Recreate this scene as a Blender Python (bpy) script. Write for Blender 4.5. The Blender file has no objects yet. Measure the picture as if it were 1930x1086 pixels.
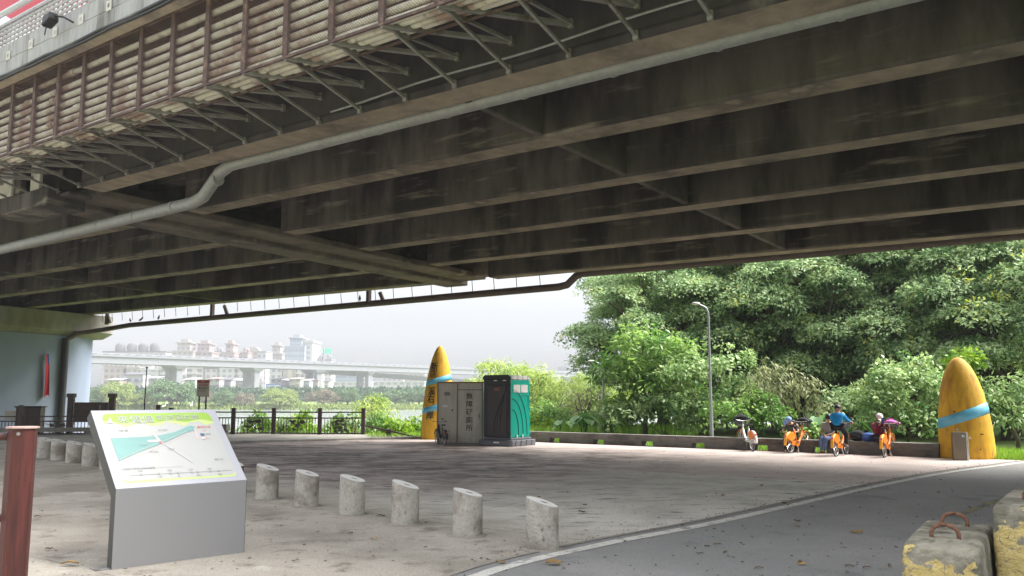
import bpy, bmesh, math, random
import numpy as np
from mathutils import Vector, Matrix

random.seed(7)
SC = bpy.context.scene
COL = SC.collection
PI = math.pi

# ------------------------------------------------------------------ camera
FPX, PITCH, CAMZ = 1615.5, 0.1256, 1.6
cd = bpy.data.cameras.new('camera')
cam = bpy.data.objects.new('camera', cd)
COL.objects.link(cam)
cam.location = (0, 0, CAMZ)
cam.rotation_euler = (PI / 2 + PITCH, 0, 0)
cd.sensor_width = 36.0
cd.lens = 36.0 * FPX / 1930.0
cd.clip_start = 0.05
cd.clip_end = 3000
SC.camera = cam
CP, SP = math.cos(PITCH), math.sin(PITCH)


def ray(px, py):
    u = (px - 965) / FPX
    v = (543 - py) / FPX
    return Vector((u, CP - v * SP, SP + v * CP))


def G(px, py, z=0.0):
    """ground survey: where the sight line through a measured picture point meets height z"""
    d = ray(px, py)
    t = (z - CAMZ) / d.z
    return Vector((d.x * t, d.y * t, z))


def at_y(px, py, y):
    d = ray(px, py)
    t = y / d.y
    return Vector((d.x * t, y, CAMZ + d.z * t))


# ------------------------------------------------------------------ bridge frame (s along, c across, z up from girder soffit)
TH, SL, SCR, HB = 0.9307, 0.0113, -0.0262, 4.6
AV = Vector((-math.sin(TH), math.cos(TH), SL))
BV = Vector((math.cos(TH), math.sin(TH), SCR))


def BL(s, c, z):
    return AV * s + BV * c + Vector((0, 0, HB + z + CAMZ))


# ------------------------------------------------------------------ materials
MATS = {}


def mat(name, col, rough=.75, metal=0.0, var=.18, vscale=6, col2=None, mscale=1.0, lo=.45, hi=.65, bump=0.0,
        bscale=40, stretch=(1, 1, 1), spec=.4, col3=None, m3scale=3.0, lo3=.55, hi3=.7, coord='Object', trans=0.0, stretch3=None):
    m = bpy.data.materials.new(name)
    m.use_nodes = True
    nt = m.node_tree
    N = nt.nodes
    L = nt.links
    b = N['Principled BSDF']
    b.inputs['Roughness'].default_value = rough
    b.inputs['Metallic'].default_value = metal
    b.inputs['Specular IOR Level'].default_value = spec
    tc = N.new('ShaderNodeTexCoord') if coord != 'Position' else N.new('ShaderNodeNewGeometry')

    def noise(scale, detail=5, st=stretch, rg=.6):
        mp = N.new('ShaderNodeMapping')
        mp.inputs['Scale'].default_value = st
        L.new(tc.outputs[coord], mp.inputs['Vector'])
        n = N.new('ShaderNodeTexNoise')
        n.inputs['Scale'].default_value = scale
        n.inputs['Detail'].default_value = detail
        n.inputs['Roughness'].default_value = rg
        L.new(mp.outputs[0], n.inputs['Vector'])
        return n.outputs['Fac']

    def ramp(f, a, c):
        r = N.new('ShaderNodeMapRange')
        r.inputs['From Min'].default_value = a
        r.inputs['From Max'].default_value = c
        r.interpolation_type = 'SMOOTHSTEP'
        L.new(f, r.inputs['Value'])
        return r.outputs[0]

    def mix(f, a, c, kind='MIX'):
        x = N.new('ShaderNodeMix')
        x.data_type = 'RGBA'
        x.blend_type = kind
        for sock, v in ((x.inputs[0], f), (x.inputs[6], a), (x.inputs[7], c)):
            if isinstance(v, (int, float)):
                sock.default_value = v
            elif isinstance(v, tuple):
                sock.default_value = v + (1,)
            else:
                L.new(v, sock)
        return x.outputs[2]

    cur = tuple(col)
    if col2 is not None:
        cur = mix(ramp(noise(mscale), lo, hi), cur, tuple(col2))
    if col3 is not None:
        cur = mix(ramp(noise(m3scale, 7, stretch3 or stretch), lo3, hi3), cur, tuple(col3))
    if var:
        v = N.new('ShaderNodeMapRange')
        v.inputs['From Min'].default_value = .25
        v.inputs['From Max'].default_value = .75
        v.inputs['To Min'].default_value = 1 - var
        v.inputs['To Max'].default_value = 1 + var
        L.new(noise(vscale, 8), v.inputs['Value'])
        x = N.new('ShaderNodeMix')
        x.data_type = 'RGBA'
        x.blend_type = 'MULTIPLY'
        x.inputs[0].default_value = 1
        if isinstance(cur, tuple):
            x.inputs[6].default_value = cur + (1,)
        else:
            L.new(cur, x.inputs[6])
        L.new(v.outputs[0], x.inputs[7])
        cur = x.outputs[2]
    if isinstance(cur, tuple):
        b.inputs['Base Color'].default_value = cur + (1,)
    else:
        L.new(cur, b.inputs['Base Color'])
    if bump:
        bp = N.new('ShaderNodeBump')
        bp.inputs['Strength'].default_value = bump
        bp.inputs['Distance'].default_value = .02
        L.new(noise(bscale, 6), bp.inputs['Height'])
        L.new(bp.outputs[0], b.inputs['Normal'])
    if trans:
        b.inputs['Transmission Weight'].default_value = trans
    MATS[name] = m
    return m


def leafmat(name, dark, light, gloss=.45, transl=.35, tip=None):
    """leaf colours vary leaf by leaf through the face attribute 'tint'"""
    m = bpy.data.materials.new(name)
    m.use_nodes = True
    nt = m.node_tree
    N, L = nt.nodes, nt.links
    out = N['Material Output']
    b = N['Principled BSDF']
    a = N.new('ShaderNodeAttribute')
    a.attribute_name = 'tint'
    r = N.new('ShaderNodeValToRGB')
    r.color_ramp.elements[0].color = tuple(dark) + (1,)
    r.color_ramp.elements[1].color = tuple(light) + (1,)
    r.color_ramp.elements[1].position = .85
    if tip:
        e = r.color_ramp.elements.new(.995)
        e.color = tuple(tip) + (1,)
    L.new(a.outputs['Fac'], r.inputs['Fac'])
    L.new(r.outputs[0], b.inputs['Base Color'])
    b.inputs['Roughness'].default_value = gloss
    b.inputs['Specular IOR Level'].default_value = .5
    t = N.new('ShaderNodeBsdfTranslucent')
    L.new(r.outputs[0], t.inputs['Color'])
    mx = N.new('ShaderNodeMixShader')
    mx.inputs[0].default_value = transl
    L.new(b.outputs[0], mx.inputs[1])
    L.new(t.outputs[0], mx.inputs[2])
    L.new(mx.outputs[0], out.inputs['Surface'])
    MATS[name] = m
    return m


# ------------------------------------------------------------------ objects
def tag(o, label=None, cat=None, group=None, kind=None):
    if label:
        o['label'] = label
    if cat:
        o['category'] = cat
    if group:
        o['group'] = group
    if kind:
        o['kind'] = kind
    return o


def empty(name, loc=(0, 0, 0), rz=0.0, label=None, cat=None, group=None, scale=1.0):
    o = bpy.data.objects.new(name, None)
    COL.objects.link(o)
    o.location = loc
    o.rotation_euler = (0, 0, rz)
    o.scale = (scale,) * 3
    o.empty_display_size = .2
    return tag(o, label, cat, group)


def copy_tree(o, parent=None):
    c = o.copy()
    COL.objects.link(c)
    if parent is not None:
        c.parent = parent
    for ch in list(o.children):
        copy_tree(ch, c)
    return c


class MB:
    def __init__(self):
        self.v = []
        self.f = []
        self.m = []

    def add(self, vs, fs, mi=0):
        o = len(self.v)
        self.v += [Vector(p) for p in vs]
        for f in fs:
            self.f.append(tuple(i + o for i in f))
            self.m.append(mi)
        return self

    def hexa(self, p, mi=0):
        """8 points: bottom loop 0-3, top loop 4-7"""
        return self.add(p, [(3, 2, 1, 0), (4, 5, 6, 7), (0, 1, 5, 4), (1, 2, 6, 5), (2, 3, 7, 6), (3, 0, 4, 7)], mi)

    def box(self, x0, x1, y0, y1, z0, z1, mi=0):
        return self.hexa([(x0, y0, z0), (x1, y0, z0), (x1, y1, z0), (x0, y1, z0),
                          (x0, y0, z1), (x1, y0, z1), (x1, y1, z1), (x0, y1, z1)], mi)

    def bbox(self, s0, s1, c0, c1, z0, z1, mi=0):
        """box in bridge coordinates; s runs left-far, so the loop order keeps faces outward"""
        q = [(s0, c0), (s0, c1), (s1, c1), (s1, c0)]
        # orientation: (c, s) is right handed seen from above
        return self.hexa([BL(s, c, z0) for s, c in q] + [BL(s, c, z1) for s, c in q], mi)

    def bar(self, a, b, w, h=None, up=(0, 0, 1), mi=0):
        a, b = Vector(a), Vector(b)
        h = h or w
        d = (b - a).normalized()
        u = Vector(up)
        if abs(d.dot(u)) > .98:
            u = Vector((1, 0, 0))
        x = d.cross(u).normalized() * (w / 2)
        z = x.cross(d).normalized() * (h / 2)
        return self.hexa([a - x - z, a + x - z, b + x - z, b - x - z, a - x + z, a + x + z, b + x + z, b - x + z], mi)

    def tube(self, pts, r, n=8, cap=True, mi=0):
        pts = [Vector(p) for p in pts]
        rs = r if isinstance(r, (list, tuple)) else [r] * len(pts)
        vs = []
        fs = []
        u = None
        for i, p in enumerate(pts):
            if i == 0:
                d = pts[1] - pts[0]
            elif i == len(pts) - 1:
                d = pts[-1] - pts[-2]
            else:
                d = (pts[i + 1] - p).normalized() + (p - pts[i - 1]).normalized()
            d.normalize()
            if u is None:
                u = Vector((0, 0, 1)) if abs(d.z) < .9 else Vector((1, 0, 0))
            x = d.cross(u)
            if x.length < 1e-6:
                x = d.orthogonal()
            x.normalize()
            y = d.cross(x).normalized()
            u = -y if False else u
            for k in range(n):
                an = 2 * PI * k / n
                vs.append(p + (x * math.cos(an) + y * math.sin(an)) * rs[i])
        for i in range(len(pts) - 1):
            for k in range(n):
                k2 = (k + 1) % n
                fs.append((i * n + k, i * n + k2, (i + 1) * n + k2, (i + 1) * n + k))
        if cap:
            fs.append(tuple(range(n))[::-1])
            fs.append(tuple((len(pts) - 1) * n + k for k in range(n)))
        return self.add(vs, fs, mi)

    def lathe(self, prof, n=24, c=(0, 0, 0), sx=1, sy=1, mi=0, capb=True, capt=True):
        c = Vector(c)
        vs = [c + Vector((r * math.cos(2 * PI * k / n) * sx, r * math.sin(2 * PI * k / n) * sy, z)) for r, z in prof for k in range(n)]
        fs = [(i * n + k, i * n + (k + 1) % n, (i + 1) * n + (k + 1) % n, (i + 1) * n + k) for i in range(len(prof) - 1) for k in range(n)]
        if capb:
            fs.append(tuple(range(n))[::-1])
        if capt:
            fs.append(tuple((len(prof) - 1) * n + k for k in range(n)))
        return self.add(vs, fs, mi)

    def torus(self, c, R, r, ax='y', n=28, m=8, mi=0):
        c = Vector(c)
        vs = []
        for i in range(n):
            a = 2 * PI * i / n
            for j in range(m):
                b = 2 * PI * j / m
                q = R + r * math.cos(b)
                p = {'y': (q * math.cos(a), r * math.sin(b), q * math.sin(a)), 'z': (q * math.cos(a), q * math.sin(a), r * math.sin(b)),
                     'x': (r * math.sin(b), q * math.cos(a), q * math.sin(a))}[ax]
                vs.append(c + Vector(p))
        fs = [(i * m + j, ((i + 1) % n) * m + j, ((i + 1) % n) * m + (j + 1) % m, i * m + (j + 1) % m) for i in range(n) for j in range(m)]
        return self.add(vs, fs, mi)

    def ball(self, c, rx, ry=None, rz=None, n=12, m=8, mi=0, z0=-1.0, z1=1.0):
        ry = ry or rx
        rz = rz or rx
        a0, a1 = math.asin(z0), math.asin(z1)
        prof = [(math.cos(a0 + (a1 - a0) * i / m), math.sin(a0 + (a1 - a0) * i / m)) for i in range(m + 1)]
        c = Vector(c)
        vs = [c + Vector((max(r, 1e-4) * rx * math.cos(2 * PI * k / n), max(r, 1e-4) * ry * math.sin(2 * PI * k / n), z * rz)) for r, z in prof for k in range(n)]
        fs = [(i * n + k, i * n + (k + 1) % n, (i + 1) * n + (k + 1) % n, (i + 1) * n + k) for i in range(m) for k in range(n)]
        fs += [tuple(range(n))[::-1], tuple(m * n + k for k in range(n))]
        return self.add(vs, fs, mi)

    def prism(self, poly, vec, mi=0):
        vec = Vector(vec)
        n = len(poly)
        p = [Vector(q) for q in poly]
        return self.add(p + [q + vec for q in p], [tuple(range(n))[::-1], tuple(range(n, 2 * n))] + [(i, (i + 1) % n, (i + 1) % n + n, i + n) for i in range(n)], mi)

    def sheet(self, poly, mi=0):
        return self.add(poly, [tuple(range(len(poly)))], mi)

    def xf(self, M):
        self.v = [M @ p for p in self.v]
        return self

    def build(self, name, mats, parent=None, smooth=False, bevel=0, world=False, seg=2, fix=True, flip=False, base=None):
        me = bpy.data.meshes.new(name)
        vs = self.v
        if world and parent is not None:
            inv = parent.matrix_basis.inverted()
            vs = [inv @ p for p in vs]
        if base is not None:
            vs = [p - Vector(base) for p in vs]
        me.from_pydata([tuple(p) for p in vs], [], self.f)
        if not isinstance(mats, (list, tuple)):
            mats = [mats]
        for m in mats:
            me.materials.append(m)
        if len(mats) > 1:
            me.polygons.foreach_set('material_index', self.m)
        if fix:
            bm = bmesh.new()
            bm.from_mesh(me)
            bmesh.ops.recalc_face_normals(bm, faces=bm.faces)
            bm.to_mesh(me)
            bm.free()
        if smooth:
            me.polygons.foreach_set('use_smooth', [True] * len(me.polygons))
            if smooth != 'all':
                try:
                    me.set_sharp_from_angle(angle=math.radians(40))
                except Exception:
                    pass
        me.update()
        o = bpy.data.objects.new(name, me)
        COL.objects.link(o)
        if parent is not None:
            o.parent = parent
        if base is not None:
            o.location = base
        if bevel:
            b = o.modifiers.new('bevel', 'BEVEL')
            b.width = bevel
            b.segments = seg
            b.limit_method = 'ANGLE'
            b.angle_limit = math.radians(40)
        return o


def text(name, body, size, m, parent, M, bold=0.0, ext=.002, align='CENTER', spacing=1.0):
    cu = bpy.data.curves.new('t', 'FONT')
    cu.body = body
    cu.size = size
    cu.align_x = align
    cu.align_y = 'CENTER'
    cu.extrude = ext
    cu.offset = bold
    cu.space_line = spacing
    cu.resolution_u = 3
    t = bpy.data.objects.new('t', cu)
    COL.objects.link(t)
    dg = bpy.context.evaluated_depsgraph_get()
    me = bpy.data.meshes.new_from_object(t.evaluated_get(dg))
    bpy.data.objects.remove(t)
    me.transform(M)
    me.materials.clear()
    me.materials.append(m)
    me.name = name
    o = bpy.data.objects.new(name, me)
    COL.objects.link(o)
    o.parent = parent
    return o


def frame(o, x, z):
    """matrix: local x axis, local z axis (normal), origin"""
    x = Vector(x).normalized()
    z = Vector(z).normalized()
    y = z.cross(x)
    M = Matrix((x, y, z)).transposed().to_4x4()
    M.translation = Vector(o)
    return M


# ------------------------------------------------------------------ material list
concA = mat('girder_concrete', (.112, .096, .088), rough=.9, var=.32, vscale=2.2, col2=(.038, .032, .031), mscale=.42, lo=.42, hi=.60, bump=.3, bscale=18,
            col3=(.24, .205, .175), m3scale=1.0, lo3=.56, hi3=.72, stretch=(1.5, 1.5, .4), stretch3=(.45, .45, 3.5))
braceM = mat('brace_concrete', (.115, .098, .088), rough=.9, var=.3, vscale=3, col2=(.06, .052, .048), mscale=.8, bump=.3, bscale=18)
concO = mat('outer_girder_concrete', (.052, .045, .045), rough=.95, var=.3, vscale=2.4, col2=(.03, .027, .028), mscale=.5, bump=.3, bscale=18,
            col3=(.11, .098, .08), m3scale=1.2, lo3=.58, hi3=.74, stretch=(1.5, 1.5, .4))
concF = mat('brown_soffit_bounce', (.285, .232, .178), rough=.9, var=.3, vscale=3.5, col2=(.13, .105, .085), mscale=.8, lo=.42, hi=.66, bump=.35, bscale=16,
            col3=(.34, .28, .22), m3scale=1.6, lo3=.58, hi3=.74)  # browner soffit concrete, with ground bounce painted in as a lighter tone
concB = mat('pier_cap_concrete', (.26, .24, .225), rough=.9, var=.2, vscale=3, col2=(.22, .19, .15), mscale=.6, bump=.2, bscale=20, stretch=(1, 1, .4))
pierM = mat('pier_paint', (.22, .255, .345), rough=.6, var=.12, vscale=1.2, col2=(.18, .21, .285), mscale=.3, bump=.1, bscale=15, stretch=(1, 1, .3))
parapM = mat('parapet_concrete', (.36, .36, .37), rough=.9, var=.22, vscale=5, col2=(.17, .165, .16), mscale=1.1, lo=.5, hi=.68, bump=.2, stretch=(2, 2, .35))
parapW = mat('plaster_and_lit_face', (.55, .53, .5), rough=.9, var=.1)
lipM = mat('slab_lip', (.42, .36, .28), rough=.9, var=.2, vscale=8, col2=(.25, .22, .19), mscale=1.5)
steelG = mat('galvanised_steel', (.25, .24, .225), rough=.6, metal=.25, var=.25, vscale=9, col2=(.13, .105, .09), mscale=3, lo=.52, hi=.7)
steelPipe = mat('drain_pipe_grey', (.30, .305, .305), rough=.5, metal=.15, var=.16, vscale=10, col2=(.27, .27, .27), mscale=2.2, lo=.5, hi=.7, bump=.1, bscale=30)
darkPipe = mat('drain_pipe_dark', (.085, .062, .058), rough=.6, var=.2)
rustM = mat('rusty_brown_steel', (.10, .064, .06), rough=.8, var=.35, vscale=12, col2=(.20, .135, .105), mscale=5, lo=.5, hi=.7)
pvcM = mat('conduit_plastic', (.55, .53, .45), rough=.6, var=.18, vscale=7, col2=(.27, .19, .15), mscale=1.3, lo=.48, hi=.66, col3=(.2, .18, .16), m3scale=5, lo3=.58, hi3=.75)
cableM = mat('black_cable', (.02, .02, .022), rough=.5)
redM = mat('red_paint', (.55, .03, .05), rough=.45, var=.08)
railM = mat('silver_rail', (.5, .52, .55), rough=.35, metal=.5, var=.08)
asphM = mat('asphalt', (.215, .21, .20), rough=.9, var=.34, vscale=70, col2=(.26, .25, .24), mscale=.35, bump=.35, bscale=160, col3=(.165, .163, .158), m3scale=.9)
lineM = mat('road_paint', (.52, .50, .45), rough=.85, var=.25, vscale=25, col2=(.27, .26, .245), mscale=5, lo=.52, hi=.66)
yelLineM = mat('worn_yellow_paint', (.22, .19, .08), rough=.85, var=.2, vscale=20, col2=(.13, .125, .11), mscale=3, lo=.4, hi=.6)
wallM = mat('wall_concrete', (.165, .152, .135), rough=.9, var=.22, vscale=5, col2=(.095, .085, .076), mscale=.9, lo=.45, hi=.65, bump=.25, bscale=25, stretch=(1, 1, 2))
walkM = mat('walkway_concrete', (.36, .34, .3), rough=.9, var=.18, vscale=4, col2=(.25, .235, .21), mscale=.8, bump=.2)
kerbM = mat('kerb_stone', (.2, .19, .165), rough=.9, var=.2, vscale=5, bump=.2)
bollM = mat('bollard_concrete', (.43, .40, .355), rough=.95, var=.24, vscale=22, col2=(.25, .22, .18), mscale=2.2, lo=.46, hi=.64, bump=1.0, bscale=38, col3=(.15, .13, .105), m3scale=11, lo3=.58, hi3=.72, coord='Position')
bollTop = mat('bollard_top', (.66, .64, .6), rough=.9, var=.1, vscale=20, bump=.2)
dirtM = mat('mortar', (.25, .225, .19), rough=1, var=.25, vscale=12, bump=.5, bscale=30)
brownM = mat('brown_fence', (.05, .032, .028), rough=.6, var=.2, vscale=15)
postM = mat('red_brown_post', (.078, .02, .017), rough=.5, var=.28, vscale=10, col2=(.045, .013, .011), mscale=2, stretch=(6, 6, .5), bump=.2, bscale=14, col3=(.2, .09, .07), m3scale=22, lo3=.70, hi3=.76, stretch3=(1, 1, 1))
capM = mat('post_cap', (.36, .25, .22), rough=.5, var=.1)
alM = mat('brushed_aluminium', (.36, .36, .37), rough=.42, metal=.55, var=.05, vscale=60, stretch=(30, 30, .5))
alF = mat('sign_frame_white', (.44, .44, .475), rough=.4, metal=.1, var=.03)
prW = mat('sign_print_white', (.45, .45, .43), rough=.35, var=.02)
prG = mat('sign_print_green', (.32, .50, .09), rough=.35, var=.08, vscale=2)
prL = mat('sign_print_lime', (.50, .60, .25), rough=.35, var=.03)
prT = mat('sign_print_teal', (.21, .37, .345), rough=.35, var=.05, vscale=4, stretch=(1, 8, 1))
prK = mat('sign_print_grey', (.33, .34, .33), rough=.4, var=0)
prR = mat('sign_print_red', (.65, .16, .17), rough=.4, var=0)
prP = mat('sign_print_pink', (.75, .55, .53), rough=.4, var=0)
prN = mat('sign_print_pale_grey', (.55, .55, .53), rough=.4, var=0)
prB = mat('sign_print_navy', (.08, .14, .25), rough=.4, var=0)
yelM = mat('yellow_sculpture', (.62, .35, .014), rough=.6, var=.2, vscale=7, col2=(.36, .145, .012), mscale=1.5, lo=.46, hi=.68, bump=.5, bscale=38, stretch=(1.6, 1.6, .5), col3=(.23, .13, .035), m3scale=3.4, lo3=.60, hi3=.74, coord='Position')
bandM = mat('blue_band', (.10, .40, .58), rough=.5, var=.12, vscale=6, col2=(.17, .47, .62), mscale=2)
inkM = mat('black_lettering', (.018, .016, .014), rough=.7, var=.1)
holeM = mat('dark_hole', (.012, .011, .01), rough=1, var=0)
cabM = mat('grey_cabin', (.52, .48, .415), rough=.6, var=.12, vscale=4, col2=(.42, .385, .33), mscale=1.5, stretch=(2, 2, .5), col3=(.17, .15, .13), m3scale=6, lo3=.66, hi3=.76)
cabD = mat('grey_cabin_trim', (.2, .19, .17), rough=.6, var=.1)
cabR = mat('rusty_roof_edge', (.28, .15, .05), rough=.8, var=.3, vscale=9)
grnM = mat('green_plastic', (.0, .235, .175), rough=.4, var=.05)
blkM = mat('charcoal_plastic', (.022, .02, .022), rough=.5, var=.12)
brnM = mat('dark_door_plastic', (.045, .034, .034), rough=.45, var=.12)
gryP = mat('grey_plastic', (.12, .12, .135), rough=.5, var=.1)
roofM = mat('pale_roof_plastic', (.45, .44, .42), rough=.5, var=.1)
barrM = mat('barrier_concrete', (.29, .265, .205), rough=.95, var=.3, vscale=11, col2=(.15, .14, .105), mscale=2.6, lo=.42, hi=.6, bump=1.0, bscale=24, col3=(.085, .085, .06), m3scale=7, lo3=.55, hi3=.66)
barrY = mat('barrier_peeling_yellow', (.62, .46, .17), rough=.8, var=.12, vscale=12, col2=(.13, .12, .095), mscale=3.4, lo=.495, hi=.515, bump=.9, bscale=18, col3=(.17, .16, .11), m3scale=9, lo3=.59, hi3=.61)
rebarM = mat('rusty_rebar', (.22, .115, .07), rough=.85, var=.35, vscale=45, col2=(.17, .075, .045), mscale=22, bump=.8, bscale=90)
lampM = mat('lamp_post_grey', (.36, .38, .41), rough=.4, metal=.4, var=.06)
tyreM = mat('tyre_rubber', (.015, .015, .016), rough=.8, var=.1)
rimM = mat('wheel_rim', (.55, .55, .54), rough=.35, metal=.5, var=.05)
orgM = mat('orange_paint', (.78, .21, .015), rough=.4, var=.05)
yorM = mat('amber_paint', (.85, .40, .03), rough=.4, var=.05)
whtM = mat('white_paint', (.72, .72, .7), rough=.4, var=.05)
chrM = mat('chrome', (.62, .62, .6), rough=.25, metal=.8, var=0)
pinkM = mat('pink_cloth', (.55, .12, .42), rough=.8, var=.15, vscale=20)
skinM = mat('skin', (.42, .25, .17), rough=.6, var=.06)
hairM = mat('black_hair', (.012, .01, .01), rough=.5, var=.2)
jeanM = mat('blue_jeans', (.10, .15, .27), rough=.9, var=.25, vscale=14)
blackC = mat('black_cloth', (.012, .012, .015), rough=.9, var=.2)
greyC = mat('grey_cloth', (.26, .255, .25), rough=.9, var=.15, vscale=12)
dgreyC = mat('dark_grey_cloth', (.12, .12, .115), rough=.9, var=.2, vscale=10)
blueC = mat('bright_blue_cloth', (.0, .21, .50), rough=.8, var=.18, vscale=9)
navyC = mat('navy_cloth', (.03, .07, .24), rough=.8, var=.2, vscale=10)
maroonC = mat('maroon_cloth', (.17, .018, .04), rough=.85, var=.2, vscale=10)
capBl = mat('pale_blue_cap', (.22, .36, .62), rough=.8, var=.1)
capPk = mat('pale_pink_cap', (.72, .6, .58), rough=.8, var=.1)
flagR = mat('flag_red', (.52, .03, .04), rough=.8, var=.12)
flagB = mat('flag_blue', (.03, .05, .25), rough=.8, var=.1)
barkM = mat('bark', (.13, .105, .08), rough=.95, var=.3, vscale=9, bump=.7, bscale=14, stretch=(2, 2, .5), col2=(.07, .06, .045), mscale=2)
steelS = mat('stainless_steel', (.2, .165, .12), rough=.35, metal=.6, var=.1, vscale=8, stretch=(1, 1, .3))
trafG = mat('traffic_green', (.03, .3, .2), rough=.5, var=0)
viaM = mat('viaduct_concrete', (.23, .235, .26), rough=.8, var=.06, vscale=.5)
viaD = mat('viaduct_railing', (.07, .075, .09), rough=.8, var=.1)
boardM = mat('brown_board', (.075, .055, .045), rough=.8, var=.2, vscale=5)
signG = mat('weathered_sign_face', (.44, .40, .34), rough=.6, var=.12, vscale=15)
signR = mat('sign_header_red', (.42, .075, .06), rough=.6, var=.1)
pigeM = mat('bird_dark', (.06, .06, .07), rough=.8)
egrM = mat('white_feathers', (.8, .8, .8), rough=.8, var=0)

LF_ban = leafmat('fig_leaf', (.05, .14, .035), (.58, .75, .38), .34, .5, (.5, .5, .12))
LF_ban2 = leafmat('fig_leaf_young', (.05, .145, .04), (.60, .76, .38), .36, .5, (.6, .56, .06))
LF_bush = leafmat('bush_leaf', (.05, .18, .025), (.36, .54, .13), .38, .46)
LF_vine = leafmat('vine_leaf', (.08, .22, .045), (.50, .64, .27), .4, .4)
LF_will = leafmat('willow_leaf', (.14, .25, .04), (.55, .66, .16), .5, .4)
LF_dry = leafmat('dry_vine_leaf', (.10, .14, .04), (.46, .48, .24), .6, .3)
LF_lime = leafmat('lime_leaf', (.10, .26, .01), (.36, .52, .04), .45, .45)
LF_gra = leafmat('grass_blade', (.09, .24, .015), (.34, .52, .06), .5, .35)
LF_taro = leafmat('taro_leaf', (.03, .13, .025), (.20, .36, .11), .35, .35)
LF_far = leafmat('far_leaf', (.03, .09, .035), (.17, .27, .10), .6, .25)
LF_farY = leafmat('far_leaf_olive', (.13, .2, .03), (.36, .43, .12), .6, .3)
LF_bare = leafmat('far_leaf_brown', (.14, .12, .08), (.25, .23, .15), .7, .2)
LF_dead = leafmat('dead_leaf', (.09, .055, .03), (.42, .26, .08), .7, .15)
LF_deb = leafmat('leaf_litter', (.03, .022, .016), (.15, .11, .075), .9, .05)


# ------------------------------------------------------------------ vegetation
def norm(a):
    return a / np.maximum(np.linalg.norm(a, axis=1, keepdims=True), 1e-9)


def leaves(name, P, D, Nn, L, W, tint, m, parent=None, fold=.18):
    """P leaf bases, D leaf directions, Nn leaf normals; one four-cornered folded leaf each"""
    n = len(P)
    D = norm(D)
    S = norm(np.cross(D, Nn))
    U = np.cross(S, D)
    L = np.broadcast_to(L, (n,))[:, None]
    W = np.broadcast_to(W, (n,))[:, None]
    V = np.empty((n, 4, 3))
    V[:, 0] = P
    V[:, 1] = P + D * L * .45 + S * W * .5 + U * W * fold
    V[:, 2] = P + D * L - U * L * .12
    V[:, 3] = P + D * L * .45 - S * W * .5 + U * W * fold
    me = bpy.data.meshes.new(name)
    me.vertices.add(n * 4)
    me.vertices.foreach_set('co', V.reshape(-1))
    me.loops.add(n * 4)
    me.loops.foreach_set('vertex_index', np.arange(n * 4, dtype=np.int32))
    me.polygons.add(n)
    me.polygons.foreach_set('loop_start', np.arange(0, n * 4, 4, dtype=np.int32))
    me.update()
    a = me.attributes.new('tint', 'FLOAT', 'FACE')
    a.data.foreach_set('value', np.clip(tint, 0, 1).astype(np.float32))
    me.materials.append(m)
    o = bpy.data.objects.new(name, me)
    COL.objects.link(o)
    if parent is not None:
        o.parent = parent
    return o


def crown_data(lobes, rng, clumps, per, cr, flat=.35, inner=.25, droop=.2, leafL=.2, upb=.55, shell=.14):
    """leaf clumps over and within a set of ellipsoid lobes"""
    Ps, Ds, Ns, Ts = [], [], [], []
    for lb in lobes:
        c = np.array(lb[:3])
        r = np.array(lb[3:6])
        k = max(4, int(clumps * (r[0] * r[1] + r[0] * r[2] + r[1] * r[2]) / 3))
        d = norm(rng.normal(size=(k, 3)))
        d[:, 2] = np.where(d[:, 2] < -.35, -d[:, 2] * .6, d[:, 2])
        rad = 1 - np.abs(rng.normal(0, shell, k))
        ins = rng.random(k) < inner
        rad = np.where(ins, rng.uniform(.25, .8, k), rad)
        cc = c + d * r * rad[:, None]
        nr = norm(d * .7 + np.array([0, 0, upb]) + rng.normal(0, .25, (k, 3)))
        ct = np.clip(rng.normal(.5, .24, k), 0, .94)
        ct = np.where(ins, ct * .6, ct)  # inner clumps darker: shade inside the crown put into leaf colour
        q = np.repeat(np.arange(k), per)
        n = len(q)
        off = rng.normal(0, 1, (n, 3))
        off /= np.maximum(np.linalg.norm(off, axis=1, keepdims=True), .6)
        cn = nr[q]
        along = (off * cn).sum(1, keepdims=True)
        off = off - cn * along * (1 - flat)
        size = cr * rng.uniform(.6, 1.35, k)[q][:, None]
        P = cc[q] + off * size
        P -= np.array([0, 0, 1]) * (droop * (np.linalg.norm(off, axis=1) ** 2)[:, None] * size)
        D = norm(off + rng.normal(0, .45, (n, 3)) + cn * .15) + np.array([0, 0, -droop])
        N = norm(cn + rng.normal(0, .38, (n, 3)))
        Ps.append(P)
        Ds.append(D)
        Ns.append(N)
        Ts.append(ct[q] + rng.normal(0, .12, n))
    return [np.concatenate(a) for a in (Ps, Ds, Ns, Ts)]


def lobes_of(rng, R, H, n, rl, base=.25):
    """lobes scattered over the upper surface of a crown of radius R, height H, whose base is at height base*H"""
    out = []
    for i in range(n):
        a = 2.399 * i + rng.uniform(-.3, .3)
        t = (i + .5) / n
        e = math.asin(min(1, -.25 + 1.25 * t))
        rr = math.cos(e) * R * rng.uniform(.72, 1.0)
        z = H * base + (H * (1 - base)) * (.32 + .6 * math.sin(e)) * rng.uniform(.9, 1.05)
        q = rl * rng.uniform(.75, 1.25)
        out.append((rr * math.cos(a), rr * math.sin(a), z, q * 1.2, q * 1.2, q * .6))
    return out


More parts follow.
